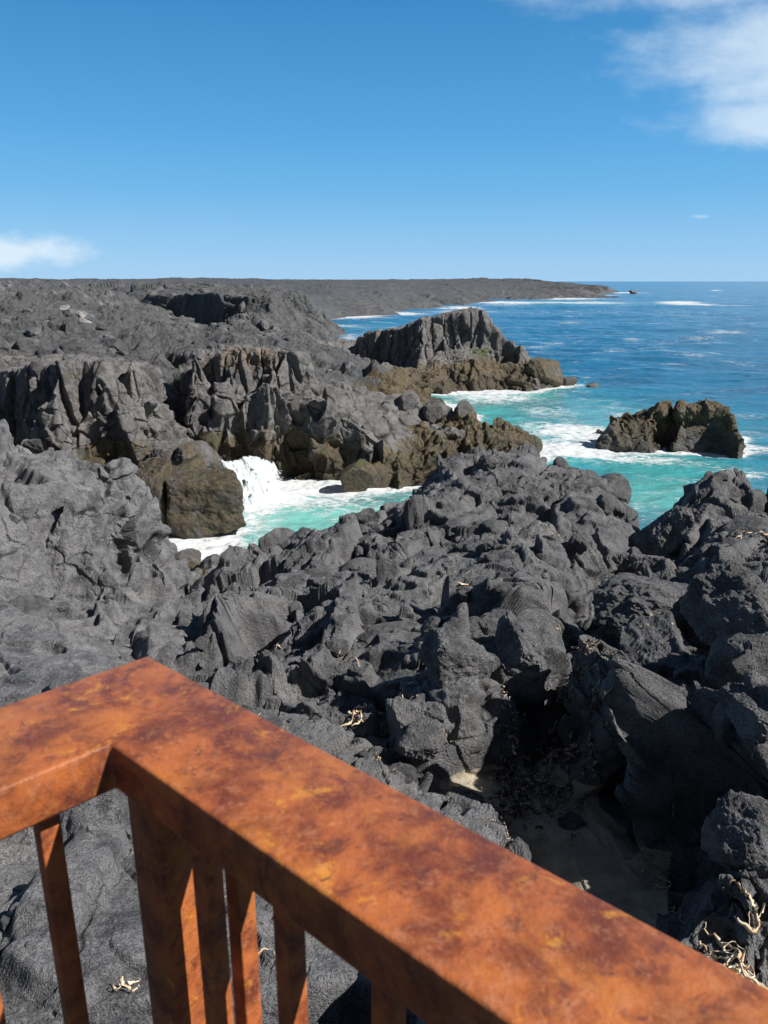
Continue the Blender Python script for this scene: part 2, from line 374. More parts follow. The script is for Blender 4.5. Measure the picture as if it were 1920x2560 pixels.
def sample(x, y, ch=None):
    r = np.sqrt(x * x + y * y)
    a = (np.arctan2(x, y) - AZ0) / (AZ1 - AZ0) * (NA - 1)
    l = (np.log(np.maximum(r, 1e-3)) - LR0) / (LR1 - LR0) * (NR - 1)
    a = np.clip(a, 0, NA - 1.001); l = np.clip(l, 0, NR - 1.001)
    i = a.astype(np.int32); j = l.astype(np.int32)
    fa = (a - i).astype(F32); fl = (l - j).astype(F32)
    S = MACRO if ch is None else CH
    if ch is not None:
        fa = fa[..., None]; fl = fl[..., None]
    return (S[i, j] * (1 - fa) + S[i + 1, j] * fa) * (1 - fl) + (S[i, j + 1] * (1 - fa) + S[i + 1, j + 1] * fa) * fl


def soft_cells(p, size, k, seed, tilt=0.4, jit=0.9):
    """3-D fractured blocks: every cell carries its own offset and tilt, joined by short ramps; returns (height -1..1, border distance)"""
    q = (p / size).astype(F32)
    i = np.floor(q).astype(np.int32); f = q - i
    num = np.zeros(len(p), F32); den = np.full(len(p), 1e-30, F32)
    f1 = np.full(len(p), 9.0, F32); f2 = np.full(len(p), 9.0, F32)
    for dx in (-1, 0, 1):
        for dy in (-1, 0, 1):
            for dz in (-1, 0, 1):
                h = hash3(i[:, 0] + dx, i[:, 1] + dy, i[:, 2] + dz, seed)
                a = f[:, 0] - dx - (0.5 + jit * (u01(h, 1) - 0.5))
                b = f[:, 1] - dy - (0.5 + jit * (u01(h, 2) - 0.5))
                c = f[:, 2] - dz - (0.5 + jit * (u01(h, 3) - 0.5))
                d = np.sqrt(a * a + b * b + c * c)
                w = np.exp(-k * d)
                g = (u01(h, 4) - 0.5) * 2 + tilt * 2 * ((u01(h, 5) - 0.5) * a + (u01(h, 6) - 0.5) * b + (u01(h, 7) - 0.5) * c) * 2
                num += w * g; den += w
                f2 = np.where(d < f1, f1, np.minimum(f2, d)); f1 = np.minimum(f1, d)
    return num / den, (f2 - f1) * size


# ------------------------------------------------------------------ rock mesh
core = np.linspace(math.radians(-34.5), math.radians(34.5), 1100)
left = np.linspace(AZ0 + 0.01, core[0], 60)[:-1]
az = np.concatenate([left, core, -left[::-1]])
NROW = 420
lr = np.linspace(math.log(140.0), math.log(1850), 1800)


def blur(a, k, axis):
    ker = np.hanning(k + 2)[1:-1]; ker /= ker.sum()
    h = k // 2
    pad = [(0, 0)] * a.ndim; pad[axis] = (h, h)
    ap = np.pad(a, pad, mode='edge')
    out = 0
    n = a.shape[axis]
    for i in range(k):
        sl = [slice(None)] * a.ndim; sl[axis] = slice(i, i + n)
        out = out + ker[i] * ap[tuple(sl)]
    return out


AZc = az[::4]
A_, L_ = np.meshgrid(AZc, lr, indexing='ij')
r_ = np.exp(L_)
zz = sample(r_ * np.sin(A_), r_ * np.cos(A_))
scr = np.arctan2(zz - CAM_H, r_)
dens = np.abs(np.diff(scr, axis=1)) + np.diff(L_, axis=1) * 0.05
dens = np.where((zz[:, 1:] < -1.2) & (zz[:, :-1] < -1.2), dens * 0.03, dens)
dens = blur(dens, 9, 0); dens = blur(dens, 7, 1)
dens = dens + 0.2 * dens.mean(axis=1, keepdims=True)
cum = np.concatenate([np.zeros((len(AZc), 1)), np.cumsum(dens, axis=1)], axis=1)
tgt = np.linspace(0, 1, NROW)
rows = np.array([np.interp(tgt, c / c[-1], lr) for c in cum])
ii = np.arange(len(az)) / 4.0
i0 = np.clip(ii.astype(int), 0, len(AZc) - 2); fr = np.clip(ii - i0, 0, 1)[:, None]
rows = rows[i0] * (1 - fr) + rows[i0 + 1] * fr
R = np.exp(rows)
X = (R * np.sin(az)[:, None]).astype(F32); Y = (R * np.cos(az)[:, None]).astype(F32)


def wander(x, y):
    r = np.sqrt(x * x + y * y)
    k = np.clip(r * 0.004, 0, 3)
    return (x + (0.25 * fbm2(x / 1.3, y / 1.3, 3, 3) + k * fbm2(x / 9, y / 9, 5, 2)).astype(F32),
            y + (0.25 * fbm2(x / 1.3, y / 1.3, 13, 3) + k * fbm2(x / 9, y / 9, 15, 2)).astype(F32))


def macro_at(x, y):
    """undetailed ground (height, attributes) at world x, y"""
    wx, wy = wander(x, y)
    A = sample(wx, wy, 1)
    z = A[..., 0] + (0.16 * fbm2(x / 1.6, y / 1.6, 51, 3) * np.clip(A[..., 2], 0, 1.2)).astype(F32)
    return z, A


def soft_cells2(x, y, size, k, seed, jit=0.8):
    """plan cells of a colonnade: (own offset -1..1 joined by short ramps, distance to the border)"""
    X_ = (x / size).astype(F32); Y_ = (y / size).astype(F32)
    ix = np.floor(X_).astype(np.int32); iy = np.floor(Y_).astype(np.int32)
    num = np.zeros(len(x), F32); den = np.full(len(x), 1e-30, F32); f1 = np.full(len(x), 9., F32); f2 = np.full(len(x), 9., F32)
    for dx in (-1, 0, 1):
        for dy in (-1, 0, 1):
            h = hash2(ix + dx, iy + dy, seed)
            a = X_ - (ix + dx) - (0.5 + jit * (u01(h, 1) - 0.5)); b = Y_ - (iy + dy) - (0.5 + jit * (u01(h, 2) - 0.5))
            d = np.sqrt(a * a + b * b); w = np.exp(-k * d)
            num += w * (u01(h, 4) * 2 - 1); den += w
            f2 = np.where(d < f1, f1, np.minimum(f2, d)); f1 = np.minimum(f1, d)
    return num / den, (f2 - f1) * size


def ridged(p, seed, octs=3):
    s_ = 0; a = 1.0; t_ = 0
    for o in range(octs):
        s_ = s_ + a * (1 - 2.2 * np.abs(vnoise3(p, seed + 13 * o))); t_ += a; a *= .55; p = p * 2.1 + 1.7
    return s_ / t_


def displace(p, n, A):
    """fractured relief along the normals n of the undetailed surface points p"""
    r = np.hypot(p[:, 0], p[:, 1])
    col = A[:, 1]; rough = np.maximum(A[:, 2], 0.8 * sstep(5.10, 5.4, p[:, 2]) * (A[:, 12] > 0.02))
    px = np.stack([fbm3(p / 1.5, 61, 3), fbm3(p / 1.5, 62, 3), fbm3(p / 1.5, 63, 3)], 1)
    lod = np.clip(r / 21.0, 0.6, 4.0) + 2 * sstep(120, 200, r)
    rag = 0.035 * np.clip(lod, 1, 3)[:, None] * np.stack([vnoise3(p / .16, 64), vnoise3(p / .16, 65), vnoise3(p / .16, 66)], 1)
    q = (p + 0.24 * px + rag).astype(F32)
    some = sstep(-0.35, 0.35, fbm3(p / 1.6, 68, 2))
    mid = 1 - 0.55 * sstep(55, 110, r)
    d = np.zeros(len(p), F32)
    h, e = soft_cells(q * np.array([1, 1, 1.2], F32), 2.1, 46 / lod, 31, 0.75)
    d += (0.43 * h - 0.24 * (1 - sstep(0, 0.07 * lod, e)) * some) * mid
    m = r < 140
    h, e = soft_cells(q[m] + F32(7.7), 0.74, 36 / lod[m], 32, 0.7)
    d[m] += (0.18 * h - 0.12 * (1 - sstep(0, 0.035 * lod[m], e)) * (1 - .6 * some[m])) * mid[m]
    m = r < 50
    h, e = soft_cells(q[m] + F32(3.1), 0.27, 15 / np.maximum(lod[m], .8), 33, 0.7)
    d[m] += (0.058 * h - 0.030 * (1 - sstep(0, 0.02 * lod[m], e))) * sstep(-0.5, 0.3, fbm3(p[m] / 1.1, 67, 2))
    m = r > 40
    if m.any():
        h, e = soft_cells(q[m] * np.array([1, 1, 1.4], F32), 6.0, 24, 34, 0.5)
        d[m] += sstep(40, 100, r[m]) * (0.55 * h - 0.35 * (1 - sstep(0, 0.7, e)))
    m = r > 130
    if m.any():
        h, e = soft_cells(q[m] * np.array([1, .8, 2], F32), 26.0, 24, 35, 0.4)
        d[m] += sstep(150, 350, r[m]) * (1.5 * h - 1.0 * (1 - sstep(0, 3, e)))
    d += 0.036 * ridged(p / .55, 81) * np.clip(lod * .8, 1, 2.5)
    lump = 0.5 + 0.75 * sstep(-0.4, 0.45, fbm2(p[:, 0] / 3.3, p[:, 1] / 3.3, 41, 2))
    d *= rough * (1 - 0.45 * sstep(0.3, 0.8, col)) * lump * (1 - 0.6 * sstep(120, 220, r))
    m = col > 0.4
    if m.any():
        pm = p[m]; cm = col[m]; big = np.clip(r[m] / 46, 1, 1.6)
        # upright columns: flutes that run the height of the wall
        lx = pm[:, 0] + 0.05 * pm[:, 2] + 0.05 * vnoise3(pm / .7, 91); ly = pm[:, 1] + 0.04 * pm[:, 2] + 0.05 * vnoise3(pm / .7, 92)
        zz_ = np.floor(pm[:, 2] / 1.3 + 2 * vnoise2(lx / 1.1, ly / 1.1, 95))
        h, e = soft_cells2(lx + .05 * np.sin(zz_ * 7.1), ly + .05 * np.cos(zz_ * 5.3), 0.98, 26, 93)
        d_col = (0.32 * h - 0.24 * (1 - sstep(0.0, 0.20, e)) + 0.05) * (1 - 0.75 * sstep(0.55, 0.9, n[m][:, 2]))
        # massive blocks with few joints
        h, e = soft_cells((pm + 0.05 * px[m]) * np.array([1, 1, .42], F32), 1.8, 75, 94, 0.30, 0.7)
        d_blk = (0.60 * h - 0.12 * (1 - sstep(0, 0.06, e)) * some[m]) * (1 - 0.7 * sstep(0.6, 0.95, n[m][:, 2]))
        h, e = soft_cells((pm + 0.1 * rag[m]) * np.array([1, 1, 1.1], F32) + F32(4.4), 0.85, 34, 97, 0.6)
        d_brk = 0.17 * h - 0.07 * (1 - sstep(0, 0.05, e))
        wc = sstep(0.86, 0.96, cm)
        d[m] += sstep(0.4, 0.7, cm) * (wc * 0.95 * d_col * big + (1 - wc) * d_blk + (1 - 0.6 * wc) * d_brk)
    m = r < 34
    d[m] += (0.022 * ridged(p[m] / .14, 83) + 0.016 * fbm3(p[m] / .06, 71, 2, .6)) * np.clip(rough[m], .12, 1)
    d += 0.030 * fbm3(p / .42, 72, 4, .6) * np.clip(rough, .1, 1)
    return p + n * d[:, None]


def broad_normals(co, no, cell):
    """normals averaged over cubes of the given size, so that the relief does not fold at sharp bends"""
    mn = co.min(0) - cell * 2
    g = (co - mn) / cell - 0.5
    dims = np.ceil(g.max(0)).astype(int) + 3
    i = np.floor(g).astype(np.int64); f = (g - i).astype(F32)
    flat = np.round(g).astype(np.int64); key = (flat[:, 0] * dims[1] + flat[:, 1]) * dims[2] + flat[:, 2]
    out = []
    for k in range(3):
        G = np.bincount(key, no[:, k], int(dims.prod())).reshape(dims)
        for ax in range(3):
            G = blur(G, 3, ax)
        v = 0
        for a in (0, 1):
            for b in (0, 1):
                for c_ in (0, 1):
                    w_ = (f[:, 0] if a else 1 - f[:, 0]) * (f[:, 1] if b else 1 - f[:, 1]) * (f[:, 2] if c_ else 1 - f[:, 2])
                    v = v + w_ * G[i[:, 0] + a, i[:, 1] + b, i[:, 2] + c_]
        out.append(v)
    n = np.stack(out, 1)
    n = n / np.maximum(np.linalg.norm(n, axis=1, keepdims=True), 1e-6)
    n = n + 0.25 * no
    return (n / np.maximum(np.linalg.norm(n, axis=1, keepdims=True), 1e-6)).astype(F32)


def zone(r0, r1, step, voxel, a0=-40, a1=40, ncell=0.28):
    """near ground: the undetailed solid is re-meshed evenly, so that steep walls carry as many points as level ground, then fractured"""
    a = np.arange(math.radians(a0), math.radians(a1), step / r1)
    rr = np.exp(np.arange(math.log(r0), math.log(r1), step * 1.5 / r1))
    A_, R_ = np.meshgrid(a, rr, indexing='ij')
    x = R_ * np.sin(A_); y = R_ * np.cos(A_)
    z = macro_at(x, y)[0]
    zb = np.full(z.shape, -2.2)
    z = np.maximum(z, -2.0)
    n, m = z.shape
    V = np.concatenate([np.stack([x, y, z], -1).reshape(-1, 3), np.stack([x, y, zb], -1).reshape(-1, 3)])
    I = np.arange(n * m).reshape(n, m); J = I + n * m
    top = np.stack([I[:-1, :-1], I[:-1, 1:], I[1:, 1:], I[1:, :-1]], -1).reshape(-1, 4)[:, ::-1]
    bot = top[:, ::-1] + n * m
    def side(i, j):
        return np.stack([i[:-1], i[1:], j[1:], j[:-1]], -1)
    Qz = np.concatenate([top, bot, side(I[0], J[0])[:, ::-1], side(I[-1], J[-1]), side(I[:, 0], J[:, 0]), side(I[:, -1], J[:, -1])[:, ::-1]])
    me = mesh_from('solid', V, Qz)
    o = bpy.data.objects.new('solid', me); COL.objects.link(o)
    md = o.modifiers.new('remesh', 'REMESH'); md.mode = 'VOXEL'; md.voxel_size = voxel; md.adaptivity = 0
    dg = bpy.context.evaluated_depsgraph_get()
    m2 = bpy.data.meshes.new_from_object(o.evaluated_get(dg))
    bpy.data.objects.remove(o); bpy.data.meshes.remove(me)
    nv = len(m2.vertices)
    co = np.empty(nv * 3, F32); m2.vertices.foreach_get('co', co); co = co.reshape(-1, 3)
    no = np.empty(nv * 3, F32); m2.vertex_normals.foreach_get('vector', no); no = no.reshape(-1, 3)
    m2.calc_loop_triangles()
    T = np.empty(len(m2.loop_triangles) * 3, np.int32); m2.loop_triangles.foreach_get('vertices', T); T = T.reshape(-1, 3)
    bpy.data.meshes.remove(m2)
    r = np.hypot(co[:, 0], co[:, 1]); aa = np.arctan2(co[:, 0], co[:, 1])
    ok = (co[:, 2] > -1.3) & (r > r0 + voxel * 2) & (r < r1 - voxel * 2) & (aa > math.radians(a0 + .3)) & (aa < math.radians(a1 - .3))
    T = T[ok[T].all(axis=1)]
    used = np.unique(T); mp = np.zeros(nv, np.int32); mp[used] = np.arange(len(used)); T = mp[T]
    co = co[used]; no = no[used]
    no = broad_normals(co, no, ncell)
    wx, wy = wander(co[:, 0], co[:, 1])
    A_ = sample(wx, wy, 1)
    return displace(co, no, A_), T, A_


def mesh_from(name, co, quads, smooth=False, attrs=None):
    me = bpy.data.meshes.new(name)
    nv, nf = len(co), len(quads); k = quads.shape[1]
    me.vertices.add(nv); me.vertices.foreach_set('co', np.ascontiguousarray(co, F32).ravel())
    me.loops.add(nf * k); me.loops.foreach_set('vertex_index', np.ascontiguousarray(quads, np.int32).ravel())
    me.polygons.add(nf)
    me.polygons.foreach_set('loop_start', np.arange(0, nf * k, k, dtype=np.int32))
    me.polygons.foreach_set('use_smooth', np.full(nf, smooth, dtype=bool))
    me.update(calc_edges=True)
    for an, av in (attrs or {}).items():
        at = me.attributes.new(an, 'FLOAT', 'POINT')
        at.data.foreach_set('value', np.ascontiguousarray(av, F32))
    return me


def link(name, me, mat=None, parent=None, **props):
    o = bpy.data.objects.new(name, me); COL.objects.link(o)
    if mat is not None:
        me.materials.append(mat)
    if parent is not None:
        o.parent = parent
    for k, v in props.items():
        o[k] = v
    return o


# far relief on the polar grid
Z, A = macro_at(X, Y)
na, nr = X.shape
B3 = np.stack([X, Y, Z], -1)
ga = np.gradient(B3, axis=0); gr = np.gradient(B3, axis=1)
N = np.cross(gr, ga)
N = N / np.maximum(np.linalg.norm(N, axis=-1, keepdims=True), 1e-9)
N *= np.where(N[..., 2:] < 0, -1, 1)
N = blur(blur(N, 9, 0), 9, 1)
N = N / np.maximum(np.linalg.norm(N, axis=-1, keepdims=True), 1e-9)
act = (Z > -1.8)
B3[act] = displace(B3[act].astype(F32), N[act], A[act])
S3 = B3.copy()
for _ in range(2):
    S3[1:-1, 1:-1] = 0.5 * S3[1:-1, 1:-1] + 0.125 * (S3[2:, 1:-1] + S3[:-2, 1:-1] + S3[1:-1, 2:] + S3[1:-1, :-2])
X, Y, Z = (S3[..., k].astype(F32) for k in range(3))
ids = np.arange(na * nr).reshape(na, nr)
T1 = np.stack([ids[:-1, :-1], ids[:-1, 1:], ids[1:, 1:]], -1).reshape(-1, 3); T2 = np.stack([ids[:-1, :-1], ids[1:, 1:], ids[1:, :-1]], -1).reshape(-1, 3)
TF = np.concatenate([T1, T2])
print('far relief', X.shape, int(act.sum()), round(time.time() - T0, 1))
ZONES = [(S3.reshape(-1, 3).astype(F32), TF, A.reshape(-1, A.shape[-1]))]
for args in ((55.0, 142.0, 0.3, 0.15, -36, 24, 1.3), (34.0, 56.5, 0.14, 0.055, -37, 16, 0.6), (49.0, 62.0, 0.14, 0.065, 13, 33, 0.6), (18.5, 34.8, 0.09, 0.039, -39, 39, 0.35), (12.7, 19.0, 0.06, 0.027, -39, 39, 0.30), (2.7, 13.2, 0.045, 0.0165, -40, 40, 0.26)):
    ZONES.append(zone(*args))
    print('zone', args, len(ZONES[-1][0]), round(time.time() - T0, 1))
CO = np.concatenate([q[0] for q in ZONES]).astype(F32)
AT = np.concatenate([q[2] for q in ZONES])
Q = []; base_ = 0
for q in ZONES:
    Q.append(q[1] + base_); base_ += len(q[0])
Q = np.concatenate(Q)
xf, yf, zf = CO[:, 0].copy(), CO[:, 1].copy(), CO[:, 2].copy()

# ------------------------------------------------------------------ materials
class NT:
    def __init__(self, name):
        self.m = bpy.data.materials.new(name); self.m.use_nodes = True
        self.t = self.m.node_tree; self.n = self.t.nodes; self.l = self.t.links
        self.b = self.n['Principled BSDF']

    def node(self, ty, **k):
        n = self.n.new(ty)
        for a, v in k.items():
            if a.startswith('_'):
                n.inputs[a[1:].replace('_', ' ')].default_value = v
            else:
                setattr(n, a, v)
        return n

    def link(self, a, b):
        self.l.new(a, b)

    def coord(self):
        return self.node('ShaderNodeTexCoord').outputs['Object']

    def noise(self, scale, detail=4, rough=0.55, vec=None, dist=0.0):
        n = self.node('ShaderNodeTexNoise')
        n.inputs['Scale'].default_value = scale; n.inputs['Detail'].default_value = detail
        n.inputs['Roughness'].default_value = rough; n.inputs['Distortion'].default_value = dist
        self.link(vec if vec is not None else self.coord(), n.inputs['Vector'])
        return n.outputs['Fac']

    def voro(self, scale, vec=None, feature='F1'):
        n = self.node('ShaderNodeTexVoronoi', feature=feature)
        n.inputs['Scale'].default_value = scale
        self.link(vec if vec is not None else self.coord(), n.inputs['Vector'])
        return n.outputs['Distance']

    def attr(self, name):
        return self.node('ShaderNodeAttribute', attribute_name=name).outputs['Fac']

    def math(self, op, a, b=None, c=None, clamp=False):
        n = self.node('ShaderNodeMath', operation=op, use_clamp=clamp)
        for i, v in enumerate((a, b, c)):
            if v is None:
                continue
            if isinstance(v, (int, float)):
                n.inputs[i].default_value = v
            else:
                self.link(v, n.inputs[i])
        return n.outputs[0]

    def ramp(self, f, a, b, lo=0.0, hi=1.0):
        n = self.node('ShaderNodeMapRange', interpolation_type='SMOOTHSTEP')
        self.link(f, n.inputs['Value'])
        for k, v in (('From Min', a), ('From Max', b), ('To Min', lo), ('To Max', hi)):
            n.inputs[k].default_value = v
        return n.outputs['Result']

    def mix(self, f, a, b):
        n = self.node('ShaderNodeMix', data_type='RGBA')
        if isinstance(f, (int, float)):
            n.inputs['Factor'].default_value = f
        else:
            self.link(f, n.inputs['Factor'])
        for s, v in ((n.inputs[6], a), (n.inputs[7], b)):
            if isinstance(v, tuple):
                s.default_value = (*v, 1)
            else:
                self.link(v, s)
        return n.outputs[2]

    def bump(self, h, strength, dist, normal=None):
        n = self.node('ShaderNodeBump')
        n.inputs['Strength'].default_value = strength; n.inputs['Distance'].default_value = dist
        self.link(h, n.inputs['Height'])
        if normal is not None:
            self.link(normal, n.inputs['Normal'])
        return n.outputs['Normal']


def rock_material(name, tint=(1, 1, 1), bright=1.0, fine=1.0, weed=True):
    t = NT(name)
    c = t.coord()
    n1 = t.noise(0.55, 5, 0.6, c); n2 = t.noise(3.0, 6, 0.65, c); n3 = t.noise(22, 5, 0.7, c); n4 = t.noise(90, 3, 0.6, c)
    dk = tuple(q * bright * w for q, w in zip((0.046, 0.047, 0.053), tint)); md = tuple(q * bright * w for q, w in zip((0.165, 0.165, 0.173), tint)); lt = tuple(q * bright * w for q, w in zip((0.27, 0.268, 0.268), tint))
    col = t.mix(t.ramp(n2, 0.32, 0.62), dk, md)
    col = t.mix(t.math('MULTIPLY', t.ramp(n1, 0.45, 0.7), 0.55), col, lt)
    col = t.mix(t.math('MULTIPLY', t.ramp(n3, 0.5, 0.75), 0.45), col, lt)
    col = t.mix(t.math('MULTIPLY', t.ramp(t.noise(48, 4, 0.75, c), 0.52, 0.40), 0.65), col, tuple(.45 * q for q in dk))
    col = t.mix(t.math('MULTIPLY', t.ramp(n4, 0.52, 0.68), 0.4), col, tuple(1.25 * q for q in lt))
    speck = t.ramp(t.noise(160, 2, 0.5, c), 0.72, 0.78)
    col = t.mix(t.math('MULTIPLY', speck, 0.25), col, (0.25, 0.24, 0.22))
    rough = t.ramp(n2, 0.3, 0.7, 0.55, 0.85)
    if weed:
        al = t.attr('algae')
        w = t.math('ADD', al, t.math('MULTIPLY', t.math('SUBTRACT', t.noise(0.9, 5, 0.65, c), 0.5), 1.5))
        w1 = t.ramp(w, 0.42, 0.75)
        brown = t.mix(t.ramp(t.noise(5.0, 5, 0.7, c), 0.38, 0.62), (0.045, 0.034, 0.018), (0.170, 0.120, 0.052))
        brown = t.mix(t.ramp(t.noise(2.2, 4, 0.6, c), 0.5, 0.68), brown, (0.085, 0.085, 0.035))
        col = t.mix(t.math('MULTIPLY', w1, 0.82), col, brown)
        g = t.attr('moss')
        gm = t.ramp(t.math('ADD', g, t.math('MULTIPLY', t.math('SUBTRACT', t.noise(2.6, 5, 0.7, c), 0.5), 1.9)), 0.62, 0.95)
        col = t.mix(t.math('MULTIPLY', gm, 0.85), col, (0.060, 0.085, 0.020))
        os_ = t.attr('ochre')
        om = t.ramp(t.math('ADD', os_, t.math('MULTIPLY', t.math('SUBTRACT', t.noise(1.6, 5, 0.7, c), 0.5), 1.2)), 0.5, 0.85)
        col = t.mix(t.math('MULTIPLY', om, 0.38), col, (0.24, 0.16, 0.09))
        wet = t.attr('wet')
        col = t.mix(t.math('MULTIPLY', wet, 0.45), col, (0.012, 0.012, 0.012))
        rough = t.math('SUBTRACT', rough, t.math('MULTIPLY', wet, 0.28))
    t.link(col, t.b.inputs['Base Color']); t.link(rough, t.b.inputs['Roughness'])
    t.b.inputs['Specular IOR Level'].default_value = 0.35
    h = t.math('ADD', t.math('MULTIPLY', n2, 0.28), t.math('ADD', t.math('MULTIPLY', n3, 0.20 * fine), t.math('MULTIPLY', n4, 0.085 * fine)))
    pit = t.math('ADD', t.math('MULTIPLY', t.ramp(t.voro(30, c), 0.0, 0.30), 0.045 * fine), t.math('MULTIPLY', t.ramp(t.voro(2.6, c, 'DISTANCE_TO_EDGE'), 0.0, 0.03), 0.018))
    h = t.math('ADD', h, pit)
    t.link(t.bump(h, 0.9, 0.28), t.b.inputs['Normal'])
    return t.m


M_LAVA = rock_material('dark_lava', bright=0.92)
M_BASALT = rock_material('weathered_basalt', tint=(1.04, 1.0, 0.95), bright=1.0)
M_PLAIN = rock_material('plain_lava', tint=(0.98, 1.0, 1.0), bright=0.58)

t = NT('dark_sand')
c = t.coord()
col = t.mix(t.ramp(t.noise(2.2, 5, 0.6, c), 0.35, 0.65), (0.28, 0.25, 0.20), (0.50, 0.44, 0.33))
col = t.mix(t.math('MULTIPLY', t.ramp(t.noise(140, 3, 0.6, c), 0.5, 0.7), 0.6), col, (0.06, 0.055, 0.05))
col = t.mix(t.math('MULTIPLY', t.ramp(t.noise(6, 5, 0.7, c), 0.60, 0.70), 0.6), col, (0.06, 0.052, 0.045))
t.link(col, t.b.inputs['Base Color']); t.b.inputs['Roughness'].default_value = 0.9
t.link(t.bump(t.math('ADD', t.noise(9, 5, 0.6, c), t.math('MULTIPLY', t.noise(90, 4, 0.7, c), 0.35)), 0.8, 0.06), t.b.inputs['Normal'])
M_SAND = t.m

# attributes of the rock surface
rf = np.hypot(xf, yf)
algae = AT[:, 3] * (1 - sstep(2.4, 5.0, zf + 0.8 * fbm2(xf / 1.5, yf / 1.5, 61, 3)))
wet = (1 - sstep(0.5, 2.6, zf)) * (rf < 140)


def spot(lst):
    m = np.zeros(xf.shape, F32)
    for (x, y, z), s in lst:
        m = np.maximum(m, np.exp(-((xf - x) ** 2 + (yf - y) ** 2 + (zf - z) ** 2) / (s * s)))
    return m


MOSS = [(PR(290, 1095, 43), 0.9), (PR(640, 1080, 44.5), 0.9), (PR(755, 1115, 43), 0.9), (PR(720, 1060, 43.2), 0.8), (PR(140, 900, 42), 0.8), (PR(180, 940, 42.6), 0.9), (PR(1200, 880, 86), 2.0)]
OCHRE = [(PR(520, 905, 46.4), 1.1), (PR(595, 890, 46.2), 1.5), (PR(660, 885, 46.8), 1.1)]
moss = np.maximum(spot(MOSS), 0.46 * (AT[:, 1] > 0.5) * sstep(0.6, 1.2, zf) * (1 - sstep(2.4, 4.2, zf)) * sstep(-0.1, 0.5, fbm2(xf / 2.2, yf / 2.2 + zf * .3, 78, 2)))
ochre = spot(OCHRE)
reg = AT[:, 4:]
reg = reg + 0.10 * np.stack([fbm2(xf / 2.0, yf / 2.0, 300 + k, 2) for k in range(NREG)], 1) * (reg > 0.02)
reg = np.argmax(reg, axis=1)
reg[(reg == 8) & (zf > 5.13 + 0.05 * fbm2(xf / .3, yf / .3, 77, 2))] = 2
Q = Q[zf[Q].max(axis=1) > -0.7]
qreg = reg[Q[:, 0]]


def submesh(name, q):
    used = np.unique(q)
    mp = np.zeros(len(CO), np.int32); mp[used] = np.arange(len(used))
    return mesh_from(name, CO[used], mp[q], False, dict(algae=algae[used], wet=wet[used], moss=moss[used], ochre=ochre[used]))


def piece(name, k, mat, parts=(), **props):
    """one rock mass; parts = (name, mask per point) pairs cut out as meshes of their own"""
    q = Q[qreg == k]
    cut = []
    for pn, mask in parts:
        m = mask[q[:, 0]]
        if m.any():              # keep the largest connected patch only
            f = q[m]; par = {}
            def root(a):
                while par[a] != a:
                    par[a] = par[par[a]]; a = par[a]
                return a
            for a, b, c_ in f.tolist():
                for v_ in (a, b, c_):
                    par.setdefault(v_, v_)
                ra = root(a); par[root(b)] = ra; par[root(c_)] = ra
            lab = np.array([root(a) for a in f[:, 0].tolist()])
            vals, cnt = np.unique(lab, return_counts=True)
            mm = np.zeros(len(q), bool); mm[np.where(m)[0][lab == vals[np.argmax(cnt)]]] = True; m = mm
        cut.append((pn, q[m])); q = q[~m]
    o = link(name, submesh(name, q), mat, **props)
    for pn, qq in cut:
        if len(qq):
            link(pn, submesh(pn, qq), mat, o)
    return o


colf = AT[:, 1]
COLS = ('column_wall', colf > 0.88)
BLKS = ('massive_wall', (colf > 0.5) & (colf <= 0.88))
TOE = ('weedy_base', (algae > 0.45) & (zf < 3.2))
M_LEFT = rock_material('smooth_lava', bright=1.18)
piece('lava_ground', 0, M_LEFT, kind='structure')
piece('sand', 8, M_SAND, kind='structure')
piece('lava_plain', 7, M_PLAIN, kind='structure')
piece('lava_ridge', 1, M_LAVA, label='rugged black lava ridge of broken blocks between the cove and the sandy gully', category='rock ridge')
piece('lava_outcrop', 2, M_LAVA, label='jagged black lava outcrop at the right edge, shading the sandy gully', category='rock outcrop')
HEAD = piece('basalt_headland', 3, M_BASALT, (COLS, TOE, BLKS), label='grey basalt headland with a short row of columns above the foaming cove', category='headland')
CLIFF = piece('basalt_cliff', 4, M_BASALT, (COLS, BLKS), label='grey basalt cliff at the left edge with a dark hollow at its foot', category='cliff')
FAR_HEAD = piece('basalt_headland', 5, M_BASALT, (COLS, TOE), label='farther basalt headland with tall columns on top and brown weed at its waterline', category='headland')
STACK = piece('sea_stack', 6, M_BASALT, label='low brown rock islet alone in the turquoise sea', category='sea stack')
print('rock', len(Q), round(time.time() - T0, 1))

# ------------------------------------------------------------------ sea
saz = np.concatenate([np.linspace(-0.9, -0.50, 30)[:-1], np.linspace(-0.50, 0.50, 640), np.linspace(0.50, 0.9, 30)[1:]])
dep = np.concatenate([np.linspace(math.atan(11 / 17.0), math.atan(11 / 2000.0), 900), np.geomspace(math.atan(11 / 2000.0), 11 / 16000.0, 60)[1:]])
SR = 11 / np.tan(dep)
SAm, SRm = np.meshgrid(saz, SR, indexing='ij')
sx = (SRm * np.sin(SAm)).astype(F32); sy = (SRm * np.cos(SAm)).astype(F32)
# how close land is: blurred land mask on a metric grid
gx = np.arange(-45, 90, 0.5); gy = np.arange(14, 150, 0.5)
GXm, GYm = np.meshgrid(gx, gy, indexing='ij')
land = (sample(GXm, GYm) > -0.35).astype(F32)


def box(a, k):
    for ax in (0, 1):
        for _ in range(2):
            a = blur(a, k, ax)
    return a


p1 = box(land, 7); p2 = box(land, 21); p3 = box(land, 51)


